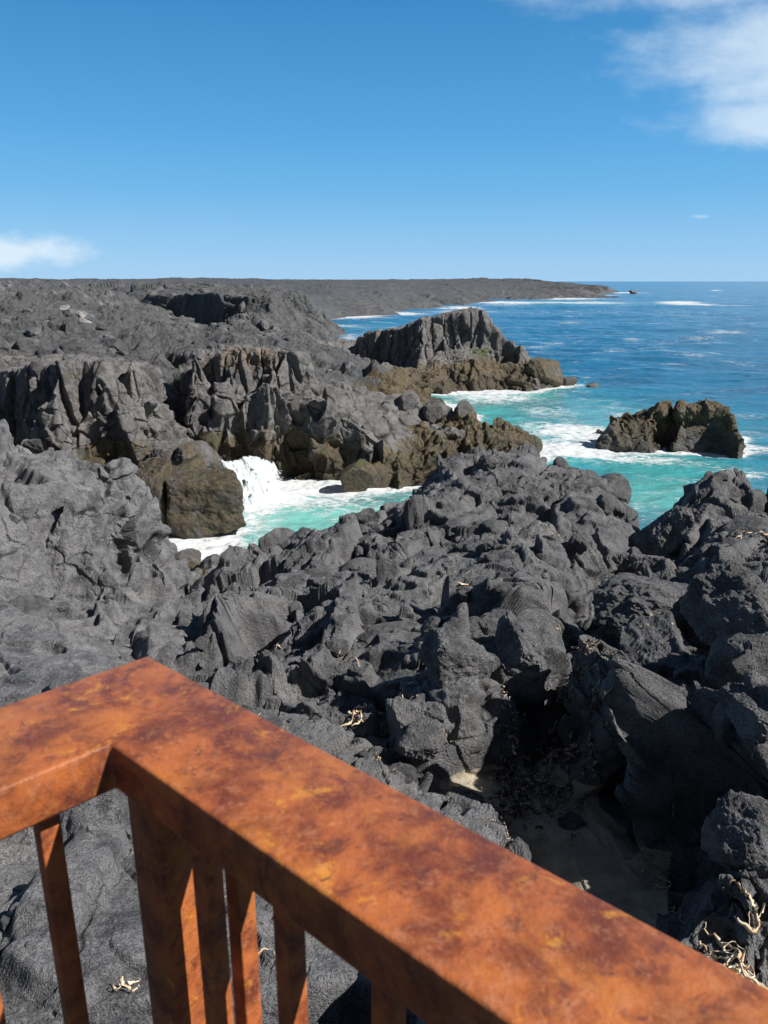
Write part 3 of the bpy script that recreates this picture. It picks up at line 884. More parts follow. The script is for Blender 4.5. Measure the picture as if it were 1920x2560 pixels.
def metric(g, x, y):
    i = np.clip((x - gx[0]) / 0.5, 0, len(gx) - 1.01); j = np.clip((y - gy[0]) / 0.5, 0, len(gy) - 1.01)
    a = i.astype(np.int32); b = j.astype(np.int32); fa = i - a; fb = j - b
    v = (g[a, b] * (1 - fa) + g[a + 1, b] * fa) * (1 - fb) + (g[a, b + 1] * (1 - fa) + g[a + 1, b + 1] * fa) * fb
    fade = (1 - sstep(120, 150, y)) * (1 - sstep(70, 90, x))
    return v * fade


s1 = metric(p1, sx, sy); s2 = metric(p2, sx, sy); s3 = metric(p3, sx, sy)
foam = 0.75 * sstep(0.10, 0.45, s1) + 0.22 * sstep(0.08, 0.5, s2)
teal = np.clip(1.1 * sstep(0.02, 0.35, s3) , 0, 1)
milk = np.zeros(sx.shape, F32)


def ell(u, v, du, dv):
    """elongated patch on the sea: centre pixel and half sizes in pixels, as metres on the water"""
    c = P(u, v, 0); a = P(u + du, v, 0); b = P(u, v - dv, 0)
    rx = max(0.3, a[0] - c[0]); ry = max(0.3, b[1] - c[1])
    ax_ = np.arctan2(c[0], c[1])
    dx = sx - c[0]; dy = sy - c[1]
    e = dx * math.cos(ax_) - dy * math.sin(ax_); n = dx * math.sin(ax_) + dy * math.cos(ax_)
    return np.exp(-((e / rx) ** 2 + (n / ry) ** 2))


for u, v, du, dv, s in [(760, 1225, 190, 30, .7), (650, 1235, 90, 40, .8), (470, 1375, 110, 35, 1.1), (560, 1340, 60, 30, .6), (860, 1290, 160, 45, .35), (640, 1300, 60, 40, .45),
                        (1230, 990, 110, 16, .8), (1330, 970, 60, 10, .5), (1420, 1075, 130, 22, .75), (1450, 1125, 130, 22, .9), (1380, 1030, 90, 12, .45), (1620, 1150, 200, 14, .5), (1850, 1120, 120, 12, .5), (1860, 1185, 100, 12, .6), (1700, 1200, 130, 14, .3),
                        (1420, 962, 60, 7, .7), (1850, 1040, 80, 10, .3), (1600, 1260, 60, 40, .25),
                        (880, 793, 80, 5, 1.0), (980, 785, 100, 4, .9), (850, 815, 60, 6, .5), (870, 845, 50, 8, .4), (900, 835, 60, 5, .35), (1150, 770, 60, 3, .8), (1250, 757, 90, 4, .8), (1160, 779, 90, 3, .6),
                        (1420, 747, 110, 2.5, .9), (1480, 738, 70, 2, .9), (1560, 732, 60, 1.2, .9), (1450, 757, 130, 3, .65), (1700, 756, 50, 4, 1.1), (1760, 762, 60, 2, .7), (1830, 766, 50, 1.2, .6), (1790, 726, 14, 1.2, .9),
                        (1580, 850, 30, 4, .45), (1810, 830, 60, 5, .5), (1750, 850, 80, 6, .3), (1540, 880, 40, 4, .45), (1660, 880, 60, 5, .3), (1740, 890, 50, 5, .4), (1350, 870, 40, 5, .35), (1420, 810, 40, 3, .35), (1700, 790, 100, 3, .25), (1850, 910, 60, 5, .25)]:
    foam = foam + s * ell(u, v, du, dv)
for u, v, du, dv, s in [(800, 1270, 330, 120, 1.0), (500, 1370, 150, 60, 1.0), (1650, 1280, 200, 90, .55), (1500, 1060, 260, 60, .4), (1230, 990, 160, 30, .5)]:
    milk = milk + s * ell(u, v, du, dv)
for u, v, du, dv, s in [(1600, 1200, 400, 120, .9), (1500, 1080, 500, 90, .6), (1450, 757, 150, 5, .7), (1250, 1000, 300, 30, .8), (900, 815, 130, 12, .3)]:
    teal = np.maximum(teal, s * ell(u, v, du, dv))
# waves
dist = SRm.astype(F32)
wv = 0.13 * fbm2(sx / 2.6 + 0.3 * sy / 2.6, sy / 1.7, 401, 4) + (0.16 + 0.22 * sstep(50, 110, dist)) * fbm2(sx / 9 + .2 * sy / 9, sy / 4, 402, 4)
wv = wv * (1 - sstep(300, 2500, dist)) + 0.8 * fbm2(sx / 60, sy / 22, 403, 4) * sstep(60, 250, dist) * (1 - sstep(1500, 6000, dist))
calm = 1 - 0.45 * np.clip(milk, 0, 1)
sz = wv * calm + 0.10 * np.clip(foam, 0, 1) * fbm2(sx / .6, sy / .6, 404, 3)
na2, nr2 = sx.shape
ids = np.arange(na2 * nr2).reshape(na2, nr2)
Qs = np.stack([ids[:-1, :-1], ids[1:, :-1], ids[1:, 1:], ids[:-1, 1:]], -1).reshape(-1, 4)[:, ::-1]
t = NT('sea_water')
c = t.coord()
mp_ = t.node('ShaderNodeMapping'); mp_.inputs['Scale'].default_value = (0.55, 1.0, 1.0); t.link(c, mp_.inputs['Vector']); cs = mp_.outputs['Vector']
col = t.mix(t.attr('teal'), (0.004, 0.125, 0.250), (0.036, 0.330, 0.335))
col = t.mix(t.math('MULTIPLY', t.attr('milk'), 0.75), col, (0.22, 0.52, 0.46))
col = t.mix(t.math('MULTIPLY', t.ramp(t.noise(0.16, 7, 0.7, cs), 0.42, 0.62), 0.5), col, (0.003, 0.050, 0.120))
fo = t.attr('foam')
web = t.math('ABSOLUTE', t.math('SUBTRACT', t.noise(0.75, 7, 0.68, cs, 1.2), 0.5))
lace = t.math('SUBTRACT', 0.62, t.math('MULTIPLY', web, 5.0))
pat = t.math('ADD', t.math('MULTIPLY', lace, 0.55), t.math('MULTIPLY', t.noise(2.6, 6, 0.7, cs, 0.6), 0.75))
pat = t.math('ADD', pat, t.math('MULTIPLY', t.noise(0.16, 3, 0.6, cs), 0.5))
fm = t.ramp(t.math('ADD', t.math('MULTIPLY', fo, 0.95), t.math('MULTIPLY', t.math('SUBTRACT', pat, 0.75), 1.35)), 0.30, 0.82)
caps = t.ramp(t.math('ADD', t.noise(0.22, 8, 0.75, cs, 0.5), t.math('MULTIPLY', t.noise(0.02, 3, 0.6, cs), 0.35)), 0.715, 0.86)
fm = t.math('MAXIMUM', fm, t.math('MULTIPLY', caps, 0.55))
col = t.mix(fm, col, (0.62, 0.65, 0.665))
t.link(col, t.b.inputs['Base Color'])
t.link(t.ramp(fm, 0, 1, 0.16, 0.75), t.b.inputs['Roughness'])
t.b.inputs['IOR'].default_value = 1.33
h = t.math('ADD', t.math('MULTIPLY', t.noise(1.1, 6, 0.62, cs), 0.5), t.math('MULTIPLY', t.noise(6, 4, 0.6, cs), 0.07))
h = t.math('ADD', h, t.math('MULTIPLY', t.noise(0.25, 4, 0.6, cs), 1.2))
h = t.math('ADD', h, t.math('MULTIPLY', fm, 0.06))
t.link(t.bump(h, 0.8, 0.55), t.b.inputs['Normal'])
me = mesh_from('sea', np.stack([sx.ravel(), sy.ravel(), sz.ravel()], 1), Qs, True, dict(foam=np.clip(foam, 0, 1.3).ravel(), teal=np.clip(teal, 0, 1).ravel(), milk=np.clip(milk, 0, 1).ravel()))
link('sea', me, t.m, kind='structure')
print('sea', round(time.time() - T0, 1))

#@@OBJECTS@@
# ------------------------------------------------------------------ columns of the basalt
GH = np.full((1400, 1500), -9.0, F32)          # highest rock point per small azimuth x log-distance bin
bi = np.clip((np.arctan2(xf, yf) + 0.7) / 1.4 * 1400, 0, 1399).astype(np.int32); bj = np.clip((np.log(np.maximum(rf, 2.6)) - math.log(2.6)) / math.log(200) * 1500, 0, 1499).astype(np.int32)
np.maximum.at(GH, (bi, bj), zf)


def ground_z(x, y):
    i = int((math.atan2(x, y) + 0.7) / 1.4 * 1400); j = int((math.log(math.hypot(x, y)) - math.log(2.6)) / math.log(200) * 1500)
    w = GH[max(0, i - 1):i + 2, max(0, j - 1):j + 2]
    w = w[w > -8]
    return float(np.median(w)) if len(w) else float(macro_at(np.array([x]), np.array([y]))[0][0])


# ------------------------------------------------------------------ loose rocks
ICO = {}
for sub in (1, 2, 3, 4, 5, 6):
    bm = bmesh.new(); bmesh.ops.create_icosphere(bm, subdivisions=sub, radius=1)
    ICO[sub] = (np.array([v.co[:] for v in bm.verts], F32), np.array([[v.index for v in f.verts] for f in bm.faces], np.int32))
    bm.free()


def rock_shape(seed, sub, planes=11, pw=13, squash=(1, 1, 1), rough=0.07, box=False):
    """a worn convex block with flat facets: unit-size vertices and faces"""
    rg = np.random.default_rng(seed)
    D, Fc = ICO[sub]
    nrm = rg.normal(size=(planes, 3)); nrm /= np.linalg.norm(nrm, axis=1, keepdims=True)
    dk = rg.uniform(0.62, 1.0, planes)
    if box:
        e_ = np.array([[1, 0, 0], [-1, 0, 0], [0, 1, 0], [0, -1, 0], [0, 0, 1], [0, 0, -1]], float) + rg.normal(size=(6, 3)) * 0.17
        nrm[:6] = e_ / np.linalg.norm(e_, axis=1, keepdims=True); dk[:6] = rg.uniform(0.66, 0.8, 6); dk[6:] = rg.uniform(0.85, 1.05, planes - 6)
    g = np.maximum(D @ nrm.T, 1e-3) / dk
    r_ = (g ** pw).sum(1) ** (-1 / pw)
    r_ = np.minimum(r_, 1.25)
    V = D * r_[:, None]
    V = V * (1 + rough * fbm3(V * 2.3 + seed % 97, 3, 4, .6)[:, None] + (rough * .45 * fbm3(V * 8 + seed % 89, 4, 4, .65)[:, None] if sub > 2 else 0))
    return (V * np.array(squash)).astype(F32), Fc


def rot_matrix(rs, tilt=0.5):
    return np.array(Matrix.Rotation(rs.uniform(0, 6.283), 3, 'Z') @ Matrix.Rotation(rs.uniform(-tilt, tilt), 3, 'X') @ Matrix.Rotation(rs.uniform(-tilt, tilt), 3, 'Y'))


def boulder(name, p, size, seed, mat, label, cat='boulder', group=None, rz=0.0, alg=0.0, moss_=0.0, wet_=0.0, sub=5, sink=0.3, **k):
    """a hand-placed rock: centre of its foot p, size = (width, depth, height) in metres"""
    V, Fc = rock_shape(seed, sub, **k)
    V = V / np.abs(V).max(0) * (np.array(size) / 2)
    V[:, 2] += size[2] / 2 - sink
    nv = len(V)
    hz = V[:, 2] / size[2]
    me = mesh_from(name, V, Fc, False, dict(algae=np.full(nv, alg), wet=np.clip(np.full(nv, wet_) - 0.35 * wet_ * hz, 0, 1), moss=np.full(nv, moss_) * sstep(0.2, .7, hz), ochre=np.zeros(nv)))
    o = link(name, me, mat, label=label, category=cat)
    o.location = p; o.rotation_euler = (0, 0, rz)
    if group:
        o['group'] = group
    return o


# wet weedy boulders standing in the cove
boulder('boulder', P(512, 1322, 0), (4.1, 3.2, 4.3), 101, M_BASALT, 'big blocky mossy brown boulder standing in white water in the cove', rz=0.25, alg=0.7, moss_=0.62, wet_=0.9, sink=0.9, box=True, planes=14, pw=26, rough=.15, sub=6)
boulder('boulder', PR(395, 1330, 35.0)[:2] + (0,), (1.9, 2.2, 4.3), 102, M_BASALT, 'tall narrow mossy boulder wedged left of the big blocky one in the cove', rz=0.1, alg=0.7, moss_=0.3, wet_=0.8, sink=0.9, box=True, planes=11, pw=16, rough=.11)
boulder('boulder', PR(470, 1180, 36.8)[:2] + (0.4,), (3.2, 2.4, 3.2), 103, M_BASALT, 'brown weedy boulder lying behind the big blocky one, beside the white cascade', rz=0.4, alg=0.9, wet_=0.6, sink=0.5, planes=12, rough=.08)
boulder('boulder', PR(500, 1110, 40.5)[:2] + (1.2,), (3.2, 2.6, 2.6), 104, M_BASALT, 'rounded olive boulder leaning on the headland between the two grey cliffs', rz=0.9, alg=0.55, moss_=0.25, wet_=.2, sink=0.3, planes=10, rough=.10)
boulder('boulder', PR(425, 1110, 41.0)[:2] + (1.0,), (2.6, 2.2, 2.6), 105, M_BASALT, 'dark boulder in the cleft at the right foot of the left cliff', rz=0.3, alg=0.15, wet_=.3, sink=0.3, planes=9, rough=.10)
boulder('boulder', PR(385, 1150, 39.0)[:2] + (0.6,), (1.6, 1.6, 2.4), 106, M_BASALT, 'pointed grey boulder at the foot of the left cliff', rz=1.3, alg=0.2, wet_=.3, sink=0.3, planes=8, rough=.10)
boulder('boulder', P(470, 1415, 0.9), (1.3, 1.0, 1.2), 107, M_BASALT, 'wedge of olive rock at the near shore of the cove, left one of two', rz=0.2, alg=0.5, moss_=.15, wet_=.3, sink=0.5, planes=8, rough=.10)
boulder('boulder', P(530, 1425, 1.0), (1.1, .9, 1.3), 108, M_BASALT, 'wedge of olive rock at the near shore of the cove, right one of two', rz=1.1, alg=0.5, moss_=.2, wet_=.3, sink=0.5, planes=8, rough=.10)
boulder('boulder', P(585, 1145, 1.0)[:2] + (0.8,), (1.3, 1.1, 1.2), 116, M_BASALT, 'dark wet rock with the white cascade pouring round it', rz=1.1, alg=0.5, wet_=.9, sink=0.2, planes=9)
boulder('boulder', P(950, 1215, 0), (2.0, 1.4, 1.9), 117, M_BASALT, 'dark weedy boulder at the foot of the headland by the cove mouth', rz=.5, alg=0.8, wet_=.9, sink=0.5, planes=9)
boulder('boulder', PR(885, 1190, 40.6)[:2] + (0.4,), (2.6, 1.6, 2.0), 118, M_BASALT, 'boulder with a bright green mossy top at the foot of the headland', rz=.2, alg=0.85, moss_=.85, wet_=.6, sink=0.6, planes=9)
# rocks of the far headland and the open water
boulder('boulder', P(1355, 968, 0), (4.6, 3.4, 3.9), 109, M_BASALT, 'big rounded brown block ending the farther headland', rz=0.1, alg=0.75, wet_=.5, sink=0.5, planes=10, pw=16, rough=.12)
boulder('boulder', P(1415, 962, 0), (2.8, 2.0, 1.4), 110, M_BASALT, 'low dark rock in foam just off the farther headland', rz=0.5, alg=0.5, wet_=.9, sink=0.4, planes=9)
boulder('skerry', P(1478, 965, 0), (2.0, 1.2, 0.8), 111, M_BASALT, 'small rounded rock awash in the open sea off the farther headland', cat='skerry', rz=0.5, alg=0.4, wet_=.9, sink=0.35, planes=9)
boulder('skerry', P(1582, 734, 0), (11, 7, 4.2), 112, M_BASALT, 'tiny dark islet off the tip of the distant coast', cat='skerry', rz=0.5, sink=1.0, planes=12, rough=.15)
boulder('boulder', PR(1160, 1040, 49.0)[:2] + (2.3,), (1.5, 1.3, 1.9), 119, M_BASALT, 'grey rounded knob on the crest of the near headland against the surf', rz=0.5, alg=.2, sink=0.4, planes=9)
# pale stones on the lava plain
M_PALE = rock_material('pale_stone', tint=(1.0, .98, .92), bright=1.9, weed=False)
for i, (u, v, r, sz_, lb) in enumerate([(206, 790, 74, (1.5, 1.1, 1.0), 'pale grey boulder on the lava plain, the upper of a close pair'), (212, 803, 69, (1.3, 1.0, .9), 'pale grey boulder on the lava plain, the lower of a close pair'),
                                       (160, 776, 80, (1.6, 1.2, .7), 'flat pale slab on the lava plain, farthest left'), (456, 830, 80, (1.9, 1.3, 1.2), 'pale wedge-shaped boulder on the plain near the shaded scarp')]):
    q = PR(u, v, r)
    boulder('pale_boulder', (q[0], q[1], ground_z(q[0], q[1]) + .05), sz_, 140 + i, M_PALE, lb, rz=i, sub=4, sink=.25, planes=9, rough=.04, group='pale boulders on the lava plain')
# dark rocks of the gully and the right foreground
for i, (u, v, r, sz_, lb) in enumerate([
        (1640, 1570, 11.6, (2.1, 1.6, 1.2), 'large rough grey boulder with rounded top at the left edge of the outcrop'),
        (1790, 1570, 11.6, (1.7, 1.4, 1.1), 'rough rounded boulder beside the large grey one on the outcrop'),
        (1810, 1790, 8.9, (1.3, 1.2, 1.3), 'tall rough boulder leaning at the right edge above the gully'),
        (1835, 2215, 6.4, (0.85, 0.8, 0.9), 'rough pointed boulder beside the tangle of dry kelp in the corner'),
        (1850, 1975, 7.5, (0.75, 0.5, 0.45), 'flat-topped block perched at the right edge of the picture'),
        (1440, 2005, 7.9, (0.42, 0.32, 0.22), 'dark rounded stone lying in the shade on the sand'),
        (1045, 1890, 8.1, (0.70, 0.6, 0.65), 'round dark boulder resting on the sunlit edge of the sand'),
        (1187, 2050, 7.3, (0.36, 0.32, 0.30), 'dark boulder half buried in sand close to the guardrail'),
        (1300, 2110, 6.9, (0.55, 0.36, 0.36), 'ragged dark boulder at the sand just above the guardrail'),
        (1290, 1730, 9.9, (1.0, 0.8, 1.0), 'upright grey boulder on the left brink of the gully'),
        (1130, 1800, 9.1, (1.0, 0.9, 1.0), 'big rounded boulder in the front of the ridge above the sand'),
        (1430, 1590, 12.0, (1.3, 1.0, 1.0), 'hollowed boulder like a cup at the ridge end above the shaded gully'),
        (1660, 1360, 20.2, (2.0, 1.8, 2.4), 'black block in the notch of water between ridge and outcrop')]):
    q = PR(u, v, r)
    boulder('boulder', (q[0], q[1], ground_z(q[0], q[1])), sz_, 160 + i, M_LAVA, lb, rz=i * 1.3, sub=6, sink=sz_[2] * .42, planes=10, pw=18, rough=.17, group='boulders of the gully and outcrop')

# scattered blocks: the larger ones one by one, the crumble between them as one mass
KELP_SPOTS = [(1440, 1735, 11.0), (1700, 2100, 7.2), (1870, 2340, 5.5), (970, 1770, 9.3), (880, 1790, 9.0), (1250, 1480, 13.5), (900, 1700, 10), (1130, 1790, 9)]
KXY = [PR(*k)[:2] for k in KELP_SPOTS]
rs = random.Random(77)
cand = []
zone_n = {0: 0, 1: 0, 2: 0, 3: 0, 4: 0, 5: 0, 6: 0, 7: 0}
NC = 16000
ca = np.array([rs.uniform(-0.62, 0.62) for _ in range(NC)]); cl_ = np.array([rs.uniform(math.log(3.2), math.log(130)) for _ in range(NC)])
cx_ = np.exp(cl_) * np.sin(ca); cy_ = np.exp(cl_) * np.cos(ca)
cz_, cA = macro_at(cx_, cy_)
for i in range(NC):
    k = int(np.argmax(cA[i, 4:]))
    if cz_[i] < (2.2 if k in (0, 1) else 0.1) or cA[i, 4 + k] < 0.5 or k == 8 or (k in (3, 4, 5) and cA[i, 1] > .3):
        continue
    x, y = float(cx_[i]), float(cy_[i]); r = math.hypot(x, y)
    rough_ = float(cA[i, 2]); col_ = float(cA[i, 1]); al_ = float(cA[i, 3])
    pr = {0: 0.03, 1: 0.09, 2: 0.12, 3: 0.25, 4: 0.15, 5: 0.25, 6: 0.25, 7: 0.16}[k] * min(1, rough_) * (1 - 0.8 * (col_ > .6))
    if rs.random() > pr:
        continue
    if k == 6:
        continue
    if any((x - a) ** 2 + (y - b) ** 2 < 0.12 for a, b in KXY):
        continue
    size = r * 0.017 * math.exp(rs.gauss(0, 0.45))
    if k == 7:
        size *= 0.8
    size = min(size, 1.5)
    cand.append((size / r, size, x, y, float(ground_z(x, y)), k, al_))
cand.sort(reverse=True)
ZLAB = {0: ('rough dark lava block lying loose on the smooth ground left of the ridge', 'loose blocks on the left ground'),
        1: ('broken black lava block jammed among others on the central ridge', 'loose blocks on the central ridge'),
        2: ('broken black lava block jammed among others on the right outcrop', 'loose blocks on the right outcrop'),
        3: ('loose rock fallen on the near headland behind the cove', 'loose rocks on the near headland'),
        4: ('loose rock lying on the left cliff', 'loose rocks on the left cliff'),
        5: ('loose rock lying on the farther headland', 'loose rocks on the farther headland'),
        6: ('loose rock lying on the brown islet', 'loose rocks on the islet'),
        7: ('loose grey rock scattered on the lava plain', 'loose rocks on the lava plain')}
lib = {}
for j in range(36):
    V, Fc = rock_shape(1000 + j, 4, planes=rs.choice((7, 8, 9, 11)), pw=rs.choice((20, 28, 40)), squash=(1, rs.uniform(.65, .95), rs.uniform(.55, .95)), rough=0.10)
    lib[j] = (V, Fc)
libmesh = {}
NIND = 260
for n_, (_, size, x, y, z, k, al_) in enumerate(cand[:NIND]):
    j = rs.randrange(36)
    mk = (j, 2 if k in (5, 6) else round(al_ * 2), 0 if k < 3 else 2 if k == 7 else 1)
    if mk not in libmesh:
        V, Fc = lib[j]
        libmesh[mk] = mesh_from('lava_block', V, Fc, False, dict(algae=np.full(len(V), mk[1] / 2), wet=np.zeros(len(V)), moss=np.zeros(len(V)), ochre=np.zeros(len(V))))
        libmesh[mk].materials.append((M_LAVA, M_BASALT, M_PLAIN)[mk[2]])
    o = bpy.data.objects.new('lava_block', libmesh[mk]); COL.objects.link(o)
    o.location = (x, y, z - 0.16 * size); o.scale = (size * .62,) * 3
    o.rotation_euler = (rs.uniform(-.6, .6), rs.uniform(-.6, .6), rs.uniform(0, 6.28))
    o['label'] = ZLAB[k][0]; o['category'] = 'rock'; o['group'] = ZLAB[k][1]
small = [rock_shape(2000 + j, 2, planes=rs.choice((7, 8, 10)), pw=26, squash=(1, rs.uniform(.65, .95), rs.uniform(.55, .95)), rough=0.10) for j in range(24)]
VS, FS, AS, WS = [], [], [], []; base = 0
rest = cand[NIND:NIND + 5200]
for _, size, x, y, z, k, al_ in rest:
    V, Fc = small[rs.randrange(24)]
    M = rot_matrix(rs, 0.7)
    VS.append(V @ M.T.astype(F32) * F32(size * .6) + np.array([x, y, z - .14 * size], F32)); FS.append(Fc + base); base += len(V)
    AS.append(np.full(len(V), al_ * (1 - sstep(2.4, 5.0, np.array(z)))))
    WS.append(np.full(len(V), float(1 - sstep(0.5, 2.0, np.array(z)))))
AS = np.concatenate(AS); zz0 = np.zeros(len(AS))
me = mesh_from('lava_rubble', np.concatenate(VS), np.concatenate(FS), False, dict(algae=AS, wet=np.concatenate(WS), moss=zz0, ochre=zz0))
link('lava_rubble', me, M_LAVA, kind='stuff')
print('rocks', len(cand), round(time.time() - T0, 1))

# ------------------------------------------------------------------ dried kelp
t = NT('dried_kelp')
c = t.coord()
col = t.mix(t.ramp(t.noise(9, 4, .6, c), .35, .65), (.50, .31, .15), (.74, .65, .50))
t.link(col, t.b.inputs['Base Color']); t.b.inputs['Roughness'].default_value = .6
M_KELP = t.m


def strand(p, L, w, seed, wig=0.6):
    """one curled strip: a flat tube wandering over the rock; returns verts, quads"""
    g = random.Random(seed); n = 14
    a = g.uniform(0, 6.28); x, y = p[0], p[1]; z = p[2]
    V = []; Fq = []
    for i in range(n + 1):
        f = i / n
        ww = w * (0.35 + 0.65 * math.sin(math.pi * min(.97, f + .12))) * g.uniform(.7, 1.2)
        zz_ = z + 0.012 + 0.035 * math.sin(f * g.uniform(5, 7)) ** 2 * (L / .4)
        tw = g.uniform(-.7, .7) + f * 3
        dx, dy = -math.sin(a), math.cos(a)
        for k_ in range(4):
            ph = k_ * math.pi / 2
            ox = math.cos(ph) * ww; oz = math.sin(ph) * ww * .3
            X_ = ox * math.cos(tw) - oz * math.sin(tw); Z_ = ox * math.sin(tw) + oz * math.cos(tw)
            V.append((x + dx * X_, y + dy * X_, zz_ + Z_))
        if i < n:
            b = i * 4
            for k_ in range(4):
                Fq.append((b + k_, b + (k_ + 1) % 4, b + 4 + (k_ + 1) % 4, b + 4 + k_))
        a += g.gauss(0, wig); s_ = L / n
        x += math.cos(a) * s_; y += math.sin(a) * s_
        z = 0.6 * z + 0.4 * max(p[2] - .12, min(p[2] + .15, ground_z(x, y) + .02))
    return V, Fq


def kelp(u, v, r, strands, L, w, label, seed, group='dried kelp on the rocks'):
    q = PR(u, v, r); z = ground_z(q[0], q[1]) + 0.05
    V, Fq = [], []
    g = random.Random(seed)
    for i in range(strands):
        a, b = strand((q[0] + g.gauss(0, .04) * (strands > 1), q[1] + g.gauss(0, .04) * (strands > 1), z + .01 * i), 1.35 * L * g.uniform(.6, 1.3), w * 2.0 * g.uniform(.6, 1.2), seed * 31 + i)
        Fq += [tuple(j + len(V) for j in f) for f in b]; V += a
    me = mesh_from('dried_kelp', np.array(V), np.array(Fq), True)
    link('dried_kelp', me, M_KELP, label=label, category='kelp', group=group)


for i, (u, v, r, n_, L, w, lb) in enumerate([
        (1860, 2335, 5.4, 22, .34, .010, 'large tan tangle of dry kelp in the bottom right corner'),
        (1880, 2420, 5.1, 5, .22, .010, 'small tan scrap of kelp below the large tangle, bottom right'),
        (1905, 2210, 5.9, 3, .25, .012, 'pale kelp strap at the right border just above the large tangle'),
        (1440, 1735, 10.8, 5, .40, .014, 'yellow kelp stalks on the boulder at the left brink of the gully'),
        (900, 1715, 9.9, 1, .55, .007, 'long thin white kelp strand on the ridge right of the rail corner'),
        (1035, 1770, 9.2, 1, .50, .010, 'curved white kelp strap draped over the ridge front'),
        (975, 1790, 9.1, 3, .25, .012, 'tan kelp scrap just left of the curved white strap'),
        (885, 1805, 9.0, 4, .22, .012, 'tan and white kelp crumbs lowest on the ridge front by the rail'),
        (950, 1830, 8.8, 1, .35, .008, 'brown upright kelp strand in a crack of the ridge front'),
        (1195, 1510, 12.8, 2, .60, .012, 'pale arching kelp strand in the middle of the ridge'),
        (1140, 1490, 13.0, 3, .25, .014, 'reddish tan kelp knot beside the arching strand'),
        (1050, 1630, 10.9, 2, .16, .022, 'short thick tan kelp stub on the ridge'),
        (1690, 2010, 7.2, 3, .22, .012, 'white kelp strap hanging on the shaded wall of the gully'),
        (1880, 1745, 9.3, 1, .40, .010, 'white kelp strand at the right border on the outcrop'),
        (1755, 1625, 11.0, 1, .30, .016, 'pale kelp strip on the side of the large boulder'),
        (1880, 1330, 17.5, 2, .55, .022, 'white kelp strap high on the back of the outcrop'),
        (1395, 1300, 19.2, 2, .40, .018, 'orange tan kelp scrap on the broad top of the ridge'),
        (700, 1580, 11.8, 2, .35, .010, 'thin tan kelp strand at the left end of the ridge'),
        (360, 1600, 10.6, 4, .14, .010, 'pale kelp crumbs on the smooth ground above the rail corner'),
        (640, 2420, 4.6, 2, .22, .007, 'pale kelp threads seen between the balusters'),
        (300, 2460, 4.5, 3, .10, .008, 'small pale kelp crumb left of the corner post'),
        (1550, 1860, 8.8, 2, .25, .012, 'pale kelp strap in the dark of the gully'),
        (1400, 1790, 9.9, 3, .28, .012, 'white kelp strap in shade at the head of the gully')]):
    kelp(u, v, r, n_, L, w, lb, 500 + i)
V, Fq = [], []
g = random.Random(19)
for i in range(330):
    u = g.uniform(560, 1900); v = g.uniform(1420, 2350)
    q = PR(u, v, 4.9 / max(.2, (0.30 + (v - 1280) * .00061)))
    if ground_z(q[0], q[1]) < 4:
        continue
    a, b = strand((q[0], q[1], ground_z(q[0], q[1]) + .015), g.uniform(.03, .14), g.uniform(.004, .010), 5000 + i, .8)
    Fq += [tuple(j + len(V) for j in f) for f in b]; V += a
link('kelp_scraps', mesh_from('kelp_scraps', np.array(V), np.array(Fq), True), M_KELP, kind='stuff')
# wrack heaped at the head of the sand
t = NT('seaweed_wrack')
c = t.coord()
col = t.mix(t.ramp(t.noise(14, 4, .6, c), .45, .62), (.050, .032, .026), (.50, .41, .31))
t.link(col, t.b.inputs['Base Color']); t.b.inputs['Roughness'].default_value = .6
V, Fq = [], []
g = random.Random(9)
for i in range(420):
    u = g.uniform(1245, 1490); v = 1975 - (u - 1245) * 0.45 + g.gauss(0, 45)
    q = PR(u, v, 8.6 + (1930 - v) * 0.011)
    a, b = strand((q[0], q[1], ground_z(q[0], q[1]) + .02), g.uniform(.10, .34), g.uniform(.010, .026), 9000 + i, .8)
    Fq += [tuple(j + len(V) for j in f) for f in b]; V += a
link('seaweed_wrack', mesh_from('seaweed_wrack', np.array(V), np.array(Fq), True), t.m, kind='stuff')

# ------------------------------------------------------------------ white water
t = NT('white_water')
c = t.coord()
cv = t.node('ShaderNodeCombineXYZ'); t.link(t.math('MULTIPLY', t.attr('across'), 9.0), cv.inputs[0]); t.link(t.math('MULTIPLY', t.attr('down'), 2.4), cv.inputs[1])
fl = cv.outputs[0]
n1 = t.noise(1.6, 7, .7, fl, .8)
col = t.mix(t.ramp(n1, .40, .56), (.46, .52, .54), (.68, .71, .72))
t.link(col, t.b.inputs['Base Color']); t.b.inputs['Roughness'].default_value = .6
t.link(t.bump(n1, .6, .25), t.b.inputs['Normal'])
al = t.math('ADD', t.math('MULTIPLY', t.attr('core'), .75), t.math('MULTIPLY', t.math('SUBTRACT', t.noise(1.3, 7, .72, fl, 1.2), .5), 2.6))
t.link(t.ramp(al, .42, .66), t.b.inputs['Alpha'])
M_WHITE = t.m


